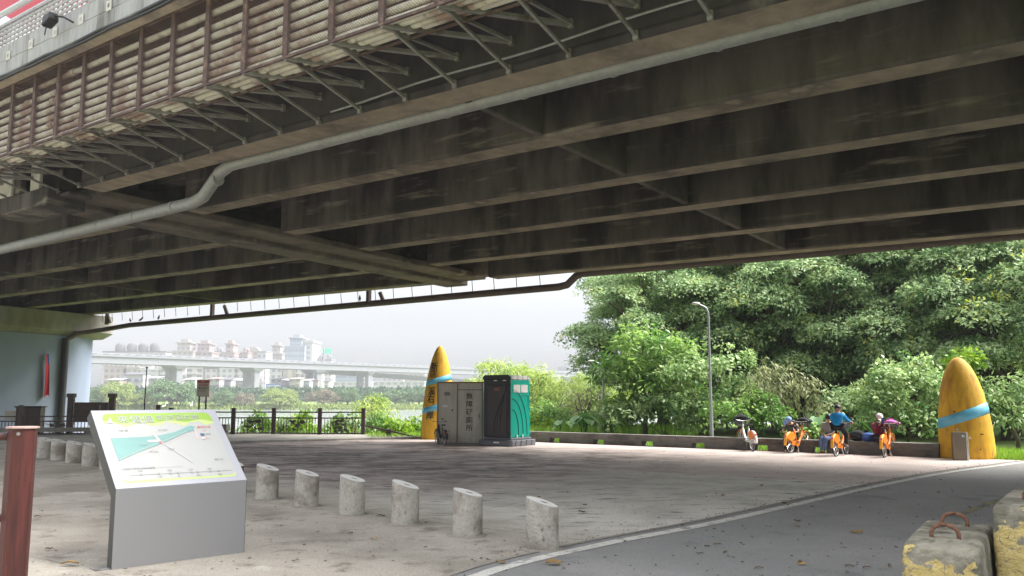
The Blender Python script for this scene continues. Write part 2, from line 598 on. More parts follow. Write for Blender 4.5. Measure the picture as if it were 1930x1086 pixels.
def limbs(rng, lobes, H, r0, base=.3, extra=()):
    mb = MB()
    top = Vector((rng.uniform(-.2, .2), rng.uniform(-.2, .2), H * base))
    mb.tube([(0, 0, -.3), (0.03, 0, H * base * .45), top], [r0 * 1.25, r0, r0 * .85], 9)
    for lb in lobes:
        e = Vector(lb[:3])
        mid = top.lerp(e, .5) + Vector((rng.uniform(-.4, .4), rng.uniform(-.4, .4), rng.uniform(-.1, .6)))
        mb.tube([top - Vector((0, 0, .2)), mid, e], [r0 * .5, r0 * .28, r0 * .1], 6)
        for k in range(2):
            f = e + Vector((rng.uniform(-1, 1) * lb[3] * .8, rng.uniform(-1, 1) * lb[4] * .8, rng.uniform(-.2, .7) * lb[5]))
            mb.tube([mid.lerp(e, .5), f], [r0 * .14, r0 * .05], 5)
    for pts in extra:
        mb.tube(pts, [r0 * .55 * (1 - .75 * i / (len(pts) - 1)) for i in range(len(pts))], 7)
    return mb


def plant(name, loc, rz, label, cat, group, lobes, m, seed, clumps=16, per=22, cr=.4, L=.2, W=.1, r0=.2, H=5, base=.3, flat=.35, inner=.25,
          droop=.2, trunk=True, extra=(), upb=.55, tn='trunk', cn='crown'):
    rng = np.random.default_rng(seed)
    t = empty(name, loc, rz, label, cat, group)
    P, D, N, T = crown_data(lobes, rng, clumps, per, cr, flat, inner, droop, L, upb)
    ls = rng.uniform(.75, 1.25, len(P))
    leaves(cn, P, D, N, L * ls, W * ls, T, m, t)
    if trunk:
        limbs(rng, lobes, H, r0, base, extra).build(tn, barkM, t, smooth='all', fix=False)
    return t


def replant(src, loc, rz, sc, label, cat=None, name=None):
    c = copy_tree(src)
    c.location = loc
    c.rotation_euler = (0, 0, rz)
    c.scale = sc if isinstance(sc, tuple) else (sc, sc, sc)
    c['label'] = label
    if cat:
        c['category'] = cat
    return c

# ================================================================== LIGHT, SKY
OVC = (.225, 4.6)
SUN_EL, SUN_AZ = math.radians(52), math.radians(86)      # azimuth measured from +y towards +x
w = bpy.data.worlds.new('World')
SC.world = w
w.use_nodes = True
nt = w.node_tree
bgN = nt.nodes['Background']
sky = nt.nodes.new('ShaderNodeTexSky')
sky.sky_type = 'NISHITA'
sky.sun_disc = False
sky.sun_elevation = SUN_EL
sky.sun_rotation = SUN_AZ
sky.air_density = 1.0
sky.dust_density = 1.0
sky.ozone_density = 1.0
hs = nt.nodes.new('ShaderNodeHueSaturation')
hs.inputs['Saturation'].default_value = .16
nt.links.new(sky.outputs[0], hs.inputs['Color'])
tcw = nt.nodes.new('ShaderNodeTexCoord')
mpw = nt.nodes.new('ShaderNodeMapping')
mpw.inputs['Scale'].default_value = (1, 1, 4)
nt.links.new(tcw.outputs['Generated'], mpw.inputs['Vector'])
nzw = nt.nodes.new('ShaderNodeTexNoise')
nzw.inputs['Scale'].default_value = 2.2
nzw.inputs['Detail'].default_value = 5
nt.links.new(mpw.outputs[0], nzw.inputs['Vector'])
mrw = nt.nodes.new('ShaderNodeMapRange')
mrw.inputs['From Min'].default_value = .3
mrw.inputs['From Max'].default_value = .7
mrw.inputs['To Min'].default_value = .97
mrw.inputs['To Max'].default_value = 1.10
nt.links.new(nzw.outputs['Fac'], mrw.inputs['Value'])
mxw = nt.nodes.new('ShaderNodeMix')
mxw.data_type = 'RGBA'
mxw.blend_type = 'MULTIPLY'
mxw.inputs[0].default_value = 1
nt.links.new(hs.outputs[0], mxw.inputs[6])
nt.links.new(mrw.outputs[0], mxw.inputs[7])
# overcast: the cloud deck is brightest overhead and dims towards the horizon
sxw = nt.nodes.new('ShaderNodeSeparateXYZ')
nt.links.new(tcw.outputs['Generated'], sxw.inputs[0])
mro = nt.nodes.new('ShaderNodeMapRange')
for k_, v_ in (('From Min', 0.0), ('From Max', 1.0), ('To Min', OVC[0]), ('To Max', OVC[1])):
    mro.inputs[k_].default_value = v_
nt.links.new(sxw.outputs[2], mro.inputs['Value'])
mxo = nt.nodes.new('ShaderNodeMix')
mxo.data_type = 'RGBA'
mxo.blend_type = 'MULTIPLY'
mxo.inputs[0].default_value = 1
nt.links.new(mxw.outputs[2], mxo.inputs[6])
nt.links.new(mro.outputs[0], mxo.inputs[7])
nt.links.new(mxo.outputs[2], bgN.inputs['Color'])
bgN.inputs['Strength'].default_value = .10

sd = bpy.data.lights.new('sun', 'SUN')
sd.energy = 4.8
sd.angle = math.radians(38)
sd.color = (1, .96, .9)
so = bpy.data.objects.new('sun', sd)
COL.objects.link(so)
sdir = Vector((math.cos(SUN_EL) * math.sin(SUN_AZ), math.cos(SUN_EL) * math.cos(SUN_AZ), math.sin(SUN_EL)))
so.rotation_euler = (-sdir).to_track_quat('-Z', 'Y').to_euler()
so.location = (20, 0, 40)

SC.view_settings.view_transform = 'Standard'
SC.view_settings.look = 'None'
SC.view_settings.exposure = 1.2
SC.view_settings.gamma = 1.0
SC.view_settings.use_curve_mapping = False

# ================================================================== GROUND, WATER
rngG = np.random.default_rng(3)


def sm(t, a, b):
    x = min(1, max(0, (t - a) / (b - a)))
    return x * x * (3 - 2 * x)


def hgt(x, y):
    k = sm(x, 0, 9)
    n1 = 37 + 16 * k
    z = -.03 - .5 * sm(y, n1, n1 + 6) - 2.1 * sm(y, n1 + 6, n1 + 38)
    z += 1.4 * sm(y, 231, 238) + .9 * sm(y, 238, 262) + 4.4 * sm(y, 300, 313)
    if y > 37 and y < 300:
        z += .12 * math.sin(x * .7 + y * .31) * sm(y, 40, 50)
    return z


ys = sorted(set([-70, -40, -20, -8, 0, 8, 16, 24, 30, 34] + list(range(36, 100, 3)) + list(range(100, 225, 20)) + list(range(226, 320, 4)) + [340, 400, 500, 600, 800]))
xs = sorted(set([-600, -400, -250] + list(range(-180, 61, 6)) + [80, 110, 160, 250, 400, 600]))
gb = MB()
gb.add([(x, y, hgt(x, y)) for y in ys for x in xs],
       [(j * len(xs) + i, j * len(xs) + i + 1, (j + 1) * len(xs) + i + 1, (j + 1) * len(xs) + i) for j in range(len(ys) - 1) for i in range(len(xs) - 1)])
soilM = mat('grassy_soil', (.13, .19, .035), rough=1, var=.3, vscale=2, col2=(.17, .15, .075), mscale=.22, lo=.5, hi=.68, bump=.5, bscale=9, col3=(.10, .22, .02), m3scale=.5)
tag(gb.build('ground', soilM, smooth='all', fix=False), kind='structure')

watM = mat('river_water', (.30, .33, .33), rough=.12, var=.04, vscale=.2, spec=.6, bump=.12, bscale=.7, stretch=(.5, 2.5, 1))
tag(MB().sheet([(-560, 50, -2.0), (560, 50, -2.0), (560, 236, -2.0), (-560, 236, -2.0)]).build('river', watM), kind='structure')


def plaza_material():
    m = bpy.data.materials.new('plaza_paving')
    m.use_nodes = True
    nt = m.node_tree
    N, L = nt.nodes, nt.links
    b = N['Principled BSDF']
    geo = N.new('ShaderNodeNewGeometry')

    def vm(op, a, v):
        n = N.new('ShaderNodeVectorMath')
        n.operation = op
        L.new(a, n.inputs[0])
        n.inputs[1].default_value = v
        return n.outputs['Value'] if op == 'DOT_PRODUCT' else n.outputs[0]

    def ma(op, a, c):
        n = N.new('ShaderNodeMath')
        n.operation = op
        for i, v in enumerate((a, c)):
            if isinstance(v, (int, float)):
                n.inputs[i].default_value = v
            else:
                L.new(v, n.inputs[i])
        return n.outputs[0]

    def noi(scale, st=(1, 1, 1), det=6, rg=.6, rot=0.0):
        mp = N.new('ShaderNodeMapping')
        mp.inputs['Scale'].default_value = st
        mp.inputs['Rotation'].default_value = (0, 0, rot)
        L.new(geo.outputs['Position'], mp.inputs['Vector'])
        n = N.new('ShaderNodeTexNoise')
        n.inputs['Scale'].default_value = scale
        n.inputs['Detail'].default_value = det
        n.inputs['Roughness'].default_value = rg
        L.new(mp.outputs[0], n.inputs['Vector'])
        return n.outputs['Fac']

    def rng_(f, a, c, t0=0., t1=1.):
        r = N.new('ShaderNodeMapRange')
        r.interpolation_type = 'SMOOTHSTEP'
        for k, v in (('From Min', a), ('From Max', c), ('To Min', t0), ('To Max', t1)):
            r.inputs[k].default_value = v
        L.new(f, r.inputs['Value'])
        return r.outputs[0]

    def mix(f, a, c, kind='MIX'):
        x = N.new('ShaderNodeMix')
        x.data_type = 'RGBA'
        x.blend_type = kind
        for s, v in ((x.inputs[0], f), (x.inputs[6], a), (x.inputs[7], c)):
            if isinstance(v, tuple):
                s.default_value = v + (1,)
            elif isinstance(v, (int, float)):
                s.default_value = v
            else:
                L.new(v, s)
        return x.outputs[2]

    P = geo.outputs['Position']
    wob = ma('MULTIPLY', ma('SUBTRACT', noi(.45), .5), 4.0)
    wob2 = ma('MULTIPLY', ma('SUBTRACT', noi(1.6), .5), 1.6)
    d1 = ma('ADD', ma('SUBTRACT', vm('DOT_PRODUCT', P, (.730, .683, 0)), .730 * .318 + .683 * 9.288), wob2)
    s = ma('ADD', vm('DOT_PRODUCT', P, (-.802, .597, 0)), wob)
    craw = vm('DOT_PRODUCT', P, (.597, .802, 0))
    c = ma('ADD', craw, wob)
    # apron: pale worn concrete with soft stains
    apron = mix(rng_(noi(.55, (1, 1, 1), 6), .4, .66), (.355, .32, .27), (.235, .21, .172))
    apron = mix(rng_(noi(2.3, (1, 1, 1), 8), .52, .72), apron, (.17, .15, .122))
    apron = mix(rng_(noi(9., (1, 1, 1), 4), .66, .74), apron, (.13, .115, .095))
    apron = mix(rng_(noi(1.1, (1, 1, 1), 5, .6, .5), .62, .75), apron, (.46, .43, .375))
    # stamped, water-stained paving: dark and pale streaks
    st1 = rng_(noi(1.35, (.7, 1.15, 1), 9, .7, .1), .40, .60)
    stamp = mix(st1, (.10, .074, .066), (.44, .375, .345))
    stamp = mix(rng_(noi(1.9, (.55, 1.1, 1), 9, .7, .12), .51, .60), stamp, (.04, .029, .026))
    stamp = mix(rng_(noi(.30), .44, .57), stamp, mix(st1, (.23, .175, .158), (.50, .435, .40)))
    stamp = mix(rng_(noi(3.4, (.5, 1.2, 1), 8, .66, .1), .58, .66), stamp, (.50, .455, .42))
    pale = mix(rng_(noi(1.2), .4, .65), (.54, .515, .455), (.42, .40, .35))
    pale = mix(rng_(noi(4., (.4, 1.3, 1), 7), .56, .7), pale, (.14, .135, .115))
    pink = mix(rng_(noi(.8), .4, .65), (.47, .40, .365), (.39, .33, .30))
    pink = mix(rng_(noi(5., (.4, 1.3, 1), 6), .62, .75), pink, (.24, .19, .17))
    base = mix(rng_(d1, .1, 2.0), apron, pale)
    base = mix(rng_(craw, 16.64, 16.74), base, pink)
    dk = ma('MULTIPLY', ma('MULTIPLY', rng_(d1, .5, 2.6), rng_(s, 6.5, 13.)), rng_(c, 19.5, 25.5, 1, 0))
    base = mix(ma('MULTIPLY', dk, .93), base, stamp)
    # seams between cast bays, running with the bridge and across it
    def seam(f, period, off, wdt):
        q = ma('ABSOLUTE', ma('SUBTRACT', ma('FRACT', ma('DIVIDE', ma('ADD', f, off), period), 0), .5), 0)
        return rng_(q, 0, wdt / period, 1, 0)
    sraw = vm('DOT_PRODUCT', P, (-.802, .597, 0))
    wv = ma('MULTIPLY', ma('SUBTRACT', noi(3.), .5), .10)
    jn = ma('MAXIMUM', seam(ma('ADD', craw, wv), 4.15, 4.15 / 2 - 16.69 + 4.15 * 4, .02), seam(ma('ADD', sraw, wv), 6.0, 1.2, .018))
    jn = ma('MULTIPLY', jn, rng_(noi(.6), .42, .6))
    base = mix(ma('MULTIPLY', jn, .7), base, (.07, .06, .05))
    # fine grain
    g = rng_(noi(42., (1, 1, 1), 8, .75), .25, .75, .68, 1.32)
    base = mix(1.0, base, g, 'MULTIPLY')
    L.new(base, b.inputs['Base Color'])
    L.new(ma('ADD', rng_(dk, 0, 1, .9, .7), ma('MULTIPLY', st1, .12)), b.inputs['Roughness'])
    b.inputs['Specular IOR Level'].default_value = .16
    bp = N.new('ShaderNodeBump')
    bp.inputs['Strength'].default_value = .35
    bp.inputs['Distance'].default_value = .012
    L.new(ma('ADD', noi(11., (.4, 1.4, 1), 6, .6, .1), ma('MULTIPLY', noi(60.), .3)), bp.inputs['Height'])
    L.new(bp.outputs[0], b.inputs['Normal'])
    return m


W0, W1 = G(1003, 833), G(1770, 863)
wd = (W1 - W0).normalized()
wn = Vector((wd.y, -wd.x, 0))          # towards the plaza
plM = plaza_material()
# road edge, surveyed along the seam
edge = [G(x, y) for x, y in [(640, 1160), (840, 1086), (1075, 1027), (1300, 985), (1500, 942), (1640, 912), (1760, 890), (1860, 877), (1930, 869)]]
edge = [Vector((-2.6, 3.2, 0)), Vector((-1.6, 5.2, 0))] + edge[1:] + [Vector((17.2, 24.2, 0)), Vector((22.5, 26.3, 0)), Vector((30, 28.0, 0)), Vector((45, 29.5, 0))]


def smooth_line(p, n=6):
    out = []
    for i in range(len(p) - 1):
        a, b, c, d = p[max(0, i - 1)], p[i], p[i + 1], p[min(len(p) - 1, i + 2)]
        for k in range(n):
            t = k / n
            out.append(.5 * ((2 * b) + (c - a) * t + (2 * a - 5 * b + 4 * c - d) * t * t + (3 * b - 3 * c + d - a) * t ** 3))
    out.append(p[-1])
    return out


edge = smooth_line(edge)


def offset(line, d):
    out = []
    for i, p in enumerate(line):
        t = (line[min(i + 1, len(line) - 1)] - line[max(i - 1, 0)]).normalized()
        out.append(p + Vector((t.y, -t.x, 0)) * d)      # to the right of the direction of travel
    return out


def strip(name, l0, l1, z, m, thick=0.0):
    mb = MB()
    a = [Vector((p.x, p.y, z)) for p in l0]
    b = [Vector((p.x, p.y, z)) for p in l1]
    n = len(a)
    mb.add(a + b, [(i, n + i, n + i + 1, i + 1) for i in range(n - 1)])
    return tag(mb.build(name, m, fix=False), kind='structure')


# plaza sheet: from the walkway and the bench line down to the road edge
back = [Vector((48, 33.5, 0)), W1 + wd * 4.2 - wn * .2, W1 + wd * 1.7 - wn * .2, W1 - wn * .2, W0 - wn * .2, W0 - wd * 2.6 - wn * .5, G(800, 827), G(690, 829), G(440, 834),
        G(120, 832), Vector((-40, 31, 0)), Vector((-40, -4, 0)), Vector((-6, -4, 0))]
poly = [Vector((p.x, p.y, .004)) for p in list(edge)[:-6]] + [Vector((24, 27.2, .004))] + [Vector((p.x, p.y, .004)) for p in back[1:]]
pb = bmesh.new()
f = pb.faces.new([pb.verts.new(p) for p in poly])
bmesh.ops.triangulate(pb, faces=[f])
me = bpy.data.meshes.new('plaza')
pb.to_mesh(me)
pb.free()
bm = bmesh.new()
bm.from_mesh(me)
for f in bm.faces:
    if f.normal.z < 0:
        f.normal_flip()
bm.to_mesh(me)
bm.free()
me.materials.append(plM)
po = bpy.data.objects.new('plaza', me)
COL.objects.link(po)
tag(po, kind='structure')

strip('road', edge, offset(edge, 5.2), .009, asphM)
strip('road_verge', offset(edge, 5.2), offset(edge, 60), -.004, asphM)
l0, l1 = offset(edge, .20), offset(edge, .36)
strip('road_marking', l0, l1, .0135, lineM)
cl = offset(edge, 2.35)
arc = [p for p in cl if 5.8 < p.x < 11.5]
strip('centre_marking', arc, offset(arc, .11), .0135, yelLineM)
# raised crack-filled concrete edge between plaza and asphalt
kb = MB()
e0, e1 = edge[10:], offset(edge, .07)[10:]
n = len(e0)
kb.add([Vector((p.x, p.y, .006)) for p in e0] + [Vector((p.x, p.y, .016)) for p in e0] + [Vector((p.x, p.y, .016)) for p in e1],
       [(i, n + i, n + i + 1, i + 1) for i in range(n - 1)] + [(n + i, 2 * n + i, 2 * n + i + 1, n + i + 1) for i in range(n - 1)])
tag(kb.build('kerb_strip', dirtM), kind='structure')

# walkway in front of the river fence, one low step above the plaza
wk = MB()
wk.prism([Vector((p.x, p.y, -.02)) for p in (G(806, 827), G(690, 829.5), G(440, 836), G(300, 838), Vector((-40, 30.5, 0)), Vector((-40, 36.2, 0)), Vector((-22, 36.2, 0)), Vector((-12.4, 36.2, 0)), Vector((-9.5, 35.2, 0)),
                                         Vector((-5.6, 34.9, 0)), Vector((-3.9, 33.4, 0)))], (0, 0, .10))
tag(wk.build('walkway', walkM, bevel=.015), kind='structure')

# ================================================================== BRIDGE OVERHEAD
br = empty('road_bridge', (-22.5, 47.5, -.5), 0, 'long concrete road bridge overhead on deep parallel girders with a rounded pier', 'bridge')
GF = [9.72, 12.29, 15.19, 17.97, 21.06, 24.28]
for i, cf in enumerate(GF):
    mb = MB()
    c0, c1 = cf - .6, cf
    prof = [(c0, .05), (c0 + .04, .0), (c1 - .04, .0), (c1, .05), (c1, 1.96), (c0, 1.96)]
    if i == 0:
        c0 = 9.10
        prof = [(c0, .10), (c0 + .04, .0), (c1 - .04, .0), (c1, .05), (c1, 1.96), (c0 + .06, 1.96), (c0 + .06, .14)]
    for s0, s1, z0 in ((-48, 18.7, 0), (21.72, 80, 0)):
        mb.prism([BL(s0, c, z) for c, z in prof], AV * (s1 - s0))
    mb.bbox(18.7, 20.95, c0 + .07, c1 - .07, .85, 1.955)
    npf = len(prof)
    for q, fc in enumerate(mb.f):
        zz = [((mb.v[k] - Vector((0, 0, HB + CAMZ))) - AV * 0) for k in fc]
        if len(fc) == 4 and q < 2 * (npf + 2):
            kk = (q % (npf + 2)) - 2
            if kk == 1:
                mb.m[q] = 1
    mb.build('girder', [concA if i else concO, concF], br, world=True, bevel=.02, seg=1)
dk = MB()
dk.bbox(-48, 80, 7.36, 26.0, 1.96, 2.2)
dk.build('deck_slab', concA, br, world=True)
lp = MB()
lp.bbox(-48, 80, 7.40, 7.66, 1.86, 1.96)
lp.build('slab_lip', lipM, br, world=True)
for sd_ in (-7.5, 8.1, 34.5):
    for k in range(5):
        MB().bbox(sd_ - .07, sd_ + .07, GF[k] - .01, GF[k + 1] - .59, .02, 1.95).build('cross_brace', braceM, br, world=True, bevel=.02, seg=1)
cbm = MB()
cbm.bbox(20.62, 21.7, 9.75, 24.9, -.02, .34)
cbm.bbox(20.95, 21.7, 9.75, 24.9, .345, 1.955)
cbm.bbox(19.5, 20.61, 9.9, 24.6, .10, .30)
cbm.bbox(18.75, 20.6, 23.78, 24.2, .105, .848)
cbm.build('cross_beam', mat('cross_beam_concrete', (.17, .138, .112), rough=.9, var=.3, vscale=2.6, col2=(.08, .067, .06), mscale=.6, bump=.3, bscale=18, col3=(.28, .235, .19), m3scale=1.2, lo3=.58, hi3=.72), br, world=True, bevel=.03, seg=1)
nb = MB()
nb.bbox(19.6, 22.3, 8.85, 9.74, -.32, .1)
nb.bbox(21.1, 22.3, 8.9, 9.09, .1, .7)
nb.bbox(19.2, 20.4, 9.13, 9.7, -.1, -.002)
nb.build('bearing_block', concA, br, world=True, bevel=.04)
MB().bbox(21.35, 22.0, 8.82, 8.895, .1, 1.0).build('lit_face_patch', parapW, br, world=True, bevel=.02)  # pale boxes stand for lit concrete faces, the light put into their colour
MB().bbox(20.3, 20.75, 8.98, 9.07, .1, .95).build('lit_face_patch', parapW, br, world=True, bevel=.02)
# parapet with pierced panels
ppt = MB()
ppt.bbox(-48, 80, 7.30, 7.52, 2.2, 2.53)
ppt.bbox(-48, 80, 7.29, 7.40, 1.90, 2.2)
for k in range(-9, 17):
    s0 = 14.55 + 4.6 * k
    ppt.bbox(s0, s0 + .55, 7.31, 7.51, 2.53, 3.14)
ppt.build('parapet', parapM, br, world=True, bevel=.015, seg=1)
for k in range(-2, 10):
    s0 = 9.3 + .98 * k
    m_ = MB().bbox(s0, s0 + .17, 7.275, 7.289, 2.17, 2.36).build('plaster_mark', parapW, br, world=True)
    MB().bbox(s0 + .055, s0 + .115, 7.27, 7.274, 2.23, 2.3).build('plaster_mark_hole', parapM, br, world=True)
for k in range(-2, 5):
    lt = MB()
    s0 = 14.55 + 4.6 * k + .55
    ncol = 22
    for j in range(ncol + 1):
        ss = s0 + 4.05 * j / ncol
        lt.bbox(max(s0, ss - .035), min(s0 + 4.05, ss + .035), 7.38, 7.42, 2.53, 3.06)
    for j in range(6):
        zz = 2.55 + .1 * j
        lt.bbox(s0, s0 + 4.05, 7.355, 7.378, zz, zz + .05)
    lt.build('pierced_panel', parapM, br, world=True)
rl = MB()
for cz, r in ((3.12, .045), (3.40, .06)):
    rl.tube([BL(-40, 7.41, cz), BL(70, 7.41, cz)], r, 10)
for k in range(-8, 15):
    rl.bar(BL(14.8 + 4.6 * k, 7.41, 3.1), BL(14.8 + 4.6 * k, 7.41, 3.4), .05)
rl.build('top_rail', railM, br, world=True, smooth=True)
# pier: hammerhead cap on a wall with a rounded end
pr_ = MB()
pts = []
for k in range(13):
    a = -PI / 2 + PI * k / 12
    pts.append((49.2 + 2.1 * math.sin(a), 23.0 + 2.1 * math.cos(a)))
pts = [(47.1, 8.6)] + pts + [(51.3, 8.6)]
zt = -1.30
low = [Vector((BL(s, c, 0).x, BL(s, c, 0).y, -.6)) for s, c in pts]
top = [BL(s, c, zt) for s, c in pts]
n = len(pts)
pr_.add(low + top, [tuple(range(n))[::-1], tuple(range(n, 2 * n))] + [(i, (i + 1) % n, (i + 1) % n + n, i + n) for i in range(n)])
pier = pr_.build('pier', pierM, br, world=True, smooth=True)
pc = MB()
pts = [(46.8, 7.6)]
for k in range(7):
    a = -PI / 2 + PI / 2 * k / 6
    pts.append((47.6 + .8 * math.sin(a), 24.75 + .8 * math.cos(a)))
pts += [(50.8, 25.55), (51.6, 24.7), (51.6, 7.6)]
n = len(pts)
pc.add([BL(s, c, -1.0) for s, c in pts] + [BL(s, c, -.03) for s, c in pts] + [BL(s + (.35 if s < 49 else -.35), c - (.35 if c > 20 else 0), -1.299) for s, c in pts],
       [tuple(range(n, 2 * n)), tuple(range(2 * n, 3 * n))[::-1]] + [(i, (i + 1) % n, (i + 1) % n + n, i + n) for i in range(n)] + [(i + 2 * n, (i + 1) % n + 2 * n, (i + 1) % n, i) for i in range(n)])
pc.build('pier_cap', concB, br, world=True, bevel=.02)

# services hung on the bridge -------------------------------------------------
dp = empty('drain_pipe', BL(0, 9.95, 0), 0, 'fat pale grey drain pipe with a dog-leg slung under the nearest girder', 'drain pipe')
pts = [BL(-30, 9.84, .09), BL(3, 9.86, .08), BL(14.35, 9.92, .04), BL(14.7, 9.94, -.06), BL(15.25, 9.95, -.48), BL(15.6, 9.95, -.56), BL(24.5, 9.98, -.72), BL(46, 10, -1.1)]
MB().tube(pts, .125, 16).build('pipe_run', steelPipe, dp, world=True, smooth=True)
for k in range(-4, 24):
    s0 = -2 + 1.52 * k
    z = .085 - .003 * s0 if s0 < 14.4 else -.02 - .55 * (s0 - 14.4) if s0 < 15.3 else -.55 - .018 * (s0 - 15.4)
    MB().tube([BL(s0, 9.86 + .005 * s0, z), BL(s0 + .07, 9.86 + .005 * s0, z)], .130, 16).build('pipe_collar', steelPipe, dp, world=True, smooth=True)
fp = empty('drain_pipe', BL(20, 24.6, 0), 0, 'dark drain pipe hung on thin rods along the far bridge edge', 'drain pipe')
pts = [BL(-30, 24.55, .06), BL(15.35, 24.6, .02), BL(15.6, 24.6, -.06), BL(15.95, 24.6, -.33), BL(16.3, 24.6, -.38), BL(30, 24.6, -.52), BL(44, 24.6, -.66), BL(46.0, 24.3, -.85), BL(46.8, 23.2, -1.15), BL(46.9, 22.75, -1.5)]
MB().tube(pts, .13, 14).build('pipe_run', darkPipe, fp, world=True, smooth=True)
dn = BL(46.93, 22.72, -1.42)
MB().tube([dn, Vector((dn.x, dn.y, -.4))], .17, 12).build('downpipe', blkM, fp, world=True, smooth=True)
for k in range(31):
    s0 = 17.0 + 1.02 * k
    MB().tube([BL(s0, 24.5, -.40), BL(s0, 24.42, .25)], .014, 5).build('hanger_rod', darkPipe, fp, world=True)
for s0 in (25.6, 36.4, 46.2):
    MB().bbox(s0 - .08, s0 + .08, 24.45, 24.6, -.55, .2).build('hanger_post', darkPipe, fp, world=True)
for k in range(18):
    s0 = -20 + 1.9 * k
    MB().tube([BL(s0, 24.55, .055), BL(s0 + .05, 24.55, .055)], .145, 14).build('pipe_collar', darkPipe, fp, world=True, smooth=True)
for s0 in (24.8, 35.3, 46.0):
    MB().tube([BL(s0, 24.6, -.45), BL(s0 + .18, 24.55, -.05)], .085, 10).build('inlet_stub', darkPipe, fp, world=True, smooth=True)
for s0 in (13.2, 2.9, 21.9):
    MB().tube([BL(s0, 24.36, .5), BL(s0 + .0, 24.45, .13)], .07, 10).build('outlet_stub', steelPipe, fp, world=True, smooth=True)

ck = empty('conduit_rack', BL(12, 7.8, .4), 0, 'rusty caged rack of stacked beige cable conduits along the bridge side', 'conduit rack')
rows = [.57, .72, .87, 1.02, 1.2, 1.36, 1.63]
cps = [(7.70, z) for z in rows] + [(7.69, .435), (7.82, .43), (7.95, .43), (8.08, .43)]
for c, z in cps:
    mb = MB()
    j = random.uniform(-.012, .012)
    pp = [BL(s, c + random.uniform(-.008, .008), z + j + random.uniform(-.012, .012)) for s in np.arange(2.5, 27, 1.0)]
    mb.tube(pp, .053, 10)
    for s in np.arange(3.3 + random.uniform(0, 3), 26, 6.1):
        mb.tube([BL(s, c, z + j), BL(s + .18, c, z + j)], .069, 10)
    mb.build('conduit', pvcM, ck, world=True, smooth=True)
for k in range(22):
    s0 = 3.86 + .985 * k
    mb = MB()
    mb.bbox(s0 - .045, s0 + .035, 7.585, 7.625, .38, 1.87)
    mb.bbox(s0 + .036, s0 + .055, 7.585, 8.05, .40, 1.85)
    mb.bbox(s0 - .05, s0 + .035, 7.63, 8.14, 1.80, 1.86)
    mb.bbox(s0 - .03, s0 + .03, 8.11, 8.15, .40, 1.86)
    mb.build('frame_post', rustM, ck, world=True)
    mb = MB()
    mb.bar(BL(s0, 7.6, .345), BL(s0, 9.16, .47), .045)
    mb.bar(BL(s0, 7.85, .35), BL(s0, 9.14, .02), .042)
    mb.bar(BL(s0, 7.62, .36), BL(s0 - .97, 9.15, .46), .08, .055)
    mb.bbox(s0 - .035, s0 + .035, 9.10, 9.158, .40, .52)
    mb.bbox(s0 - .035, s0 + .035, 9.06, 9.099, -.03, .09)
    mb.build('bracket', steelG, ck, world=True)
fr = MB()
for z in (.37, 1.86):
    fr.bbox(3, 26, 7.585, 7.625, z - .02, z + .02)
fr.bbox(3, 26, 8.115, 8.145, .345, .375)
fr.build('edge_angle', rustM, ck, world=True)
# woven wire: a thin procedural weave with open cells
wm = bpy.data.materials.new('woven_wire')
wm.use_nodes = True
nt = wm.node_tree
N, L = nt.nodes, nt.links
uvn = N.new('ShaderNodeAttribute')
uvn.attribute_name = 'weave'
sep = N.new('ShaderNodeSeparateXYZ')
L.new(uvn.outputs['Vector'], sep.inputs[0])


def mth(op, a, b=0.0):
    n = N.new('ShaderNodeMath')
    n.operation = op
    for i, v in enumerate((a, b)):
        if isinstance(v, (int, float)):
            n.inputs[i].default_value = v
        else:
            L.new(v, n.inputs[i])
    return n.outputs[0]


fa = mth('ABSOLUTE', mth('SUBTRACT', mth('FRACT', mth('MULTIPLY', mth('ADD', sep.outputs[0], sep.outputs[1]), 20.0)), .5))
fb = mth('ABSOLUTE', mth('SUBTRACT', mth('FRACT', mth('MULTIPLY', mth('SUBTRACT', sep.outputs[0], sep.outputs[1]), 20.0)), .5))
on = mth('LESS_THAN', mth('MINIMUM', fa, fb), .065)
tr = N.new('ShaderNodeBsdfTransparent')
mx = N.new('ShaderNodeMixShader')
L.new(on, mx.inputs[0])
L.new(tr.outputs[0], mx.inputs[1])
L.new(N['Principled BSDF'].outputs[0], mx.inputs[2])
N['Principled BSDF'].inputs['Base Color'].default_value = (.16, .10, .09, 1)
N['Principled BSDF'].inputs['Roughness'].default_value = .8
L.new(mx.outputs[0], N['Material Output'].inputs['Surface'])
for k in range(22):
    s0 = 3.86 + .985 * k
    q = [(s0 + .04, .40), (s0 + .94, .40), (s0 + .94, 1.84), (s0 + .04, 1.84)]
    o = MB().sheet([BL(s, 7.578, z) for s, z in q]).build('wire_mesh', wm, ck, world=True)
    at = o.data.attributes.new('weave', 'FLOAT_VECTOR', 'POINT')
    at.data.foreach_set('vector', [v for s, z in q for v in (s, z, 0)])
cb = MB()
for off, r in ((0, .035), (.07, .025)):
    pp = [BL(s, 7.27 - off * .3, 1.86 - off + .012 * math.sin(s * 3.1 + off * 40) - .01 * (int(s * 1.3) % 3)) for s in np.arange(-4, 40, .5)]
    cb.tube(pp, r, 7)
tag(cb.build('cable_bundle', cableM, smooth='all', base=BL(12, 7.27, 1.86)), 'black cable bundle strapped along the foot of the bridge parapet', 'cable')
cb = MB()
cb.tube([BL(s, 9.04, .12 + .022 * (10.5 - s) + .02 * math.sin(s * 1.7)) for s in np.arange(-6, 10.8, .4)], .018, 6)
tag(cb.build('thin_conduit', steelPipe, smooth='all', base=BL(4, 9.04, .2)), 'thin grey conduit clipped low on the outer girder face', 'conduit')
fl = empty('floodlight', BL(15.9, 7.28, 2.3), 0, 'small black hooded lamp on a bracket on the bridge parapet', 'lamp')
mb = MB()
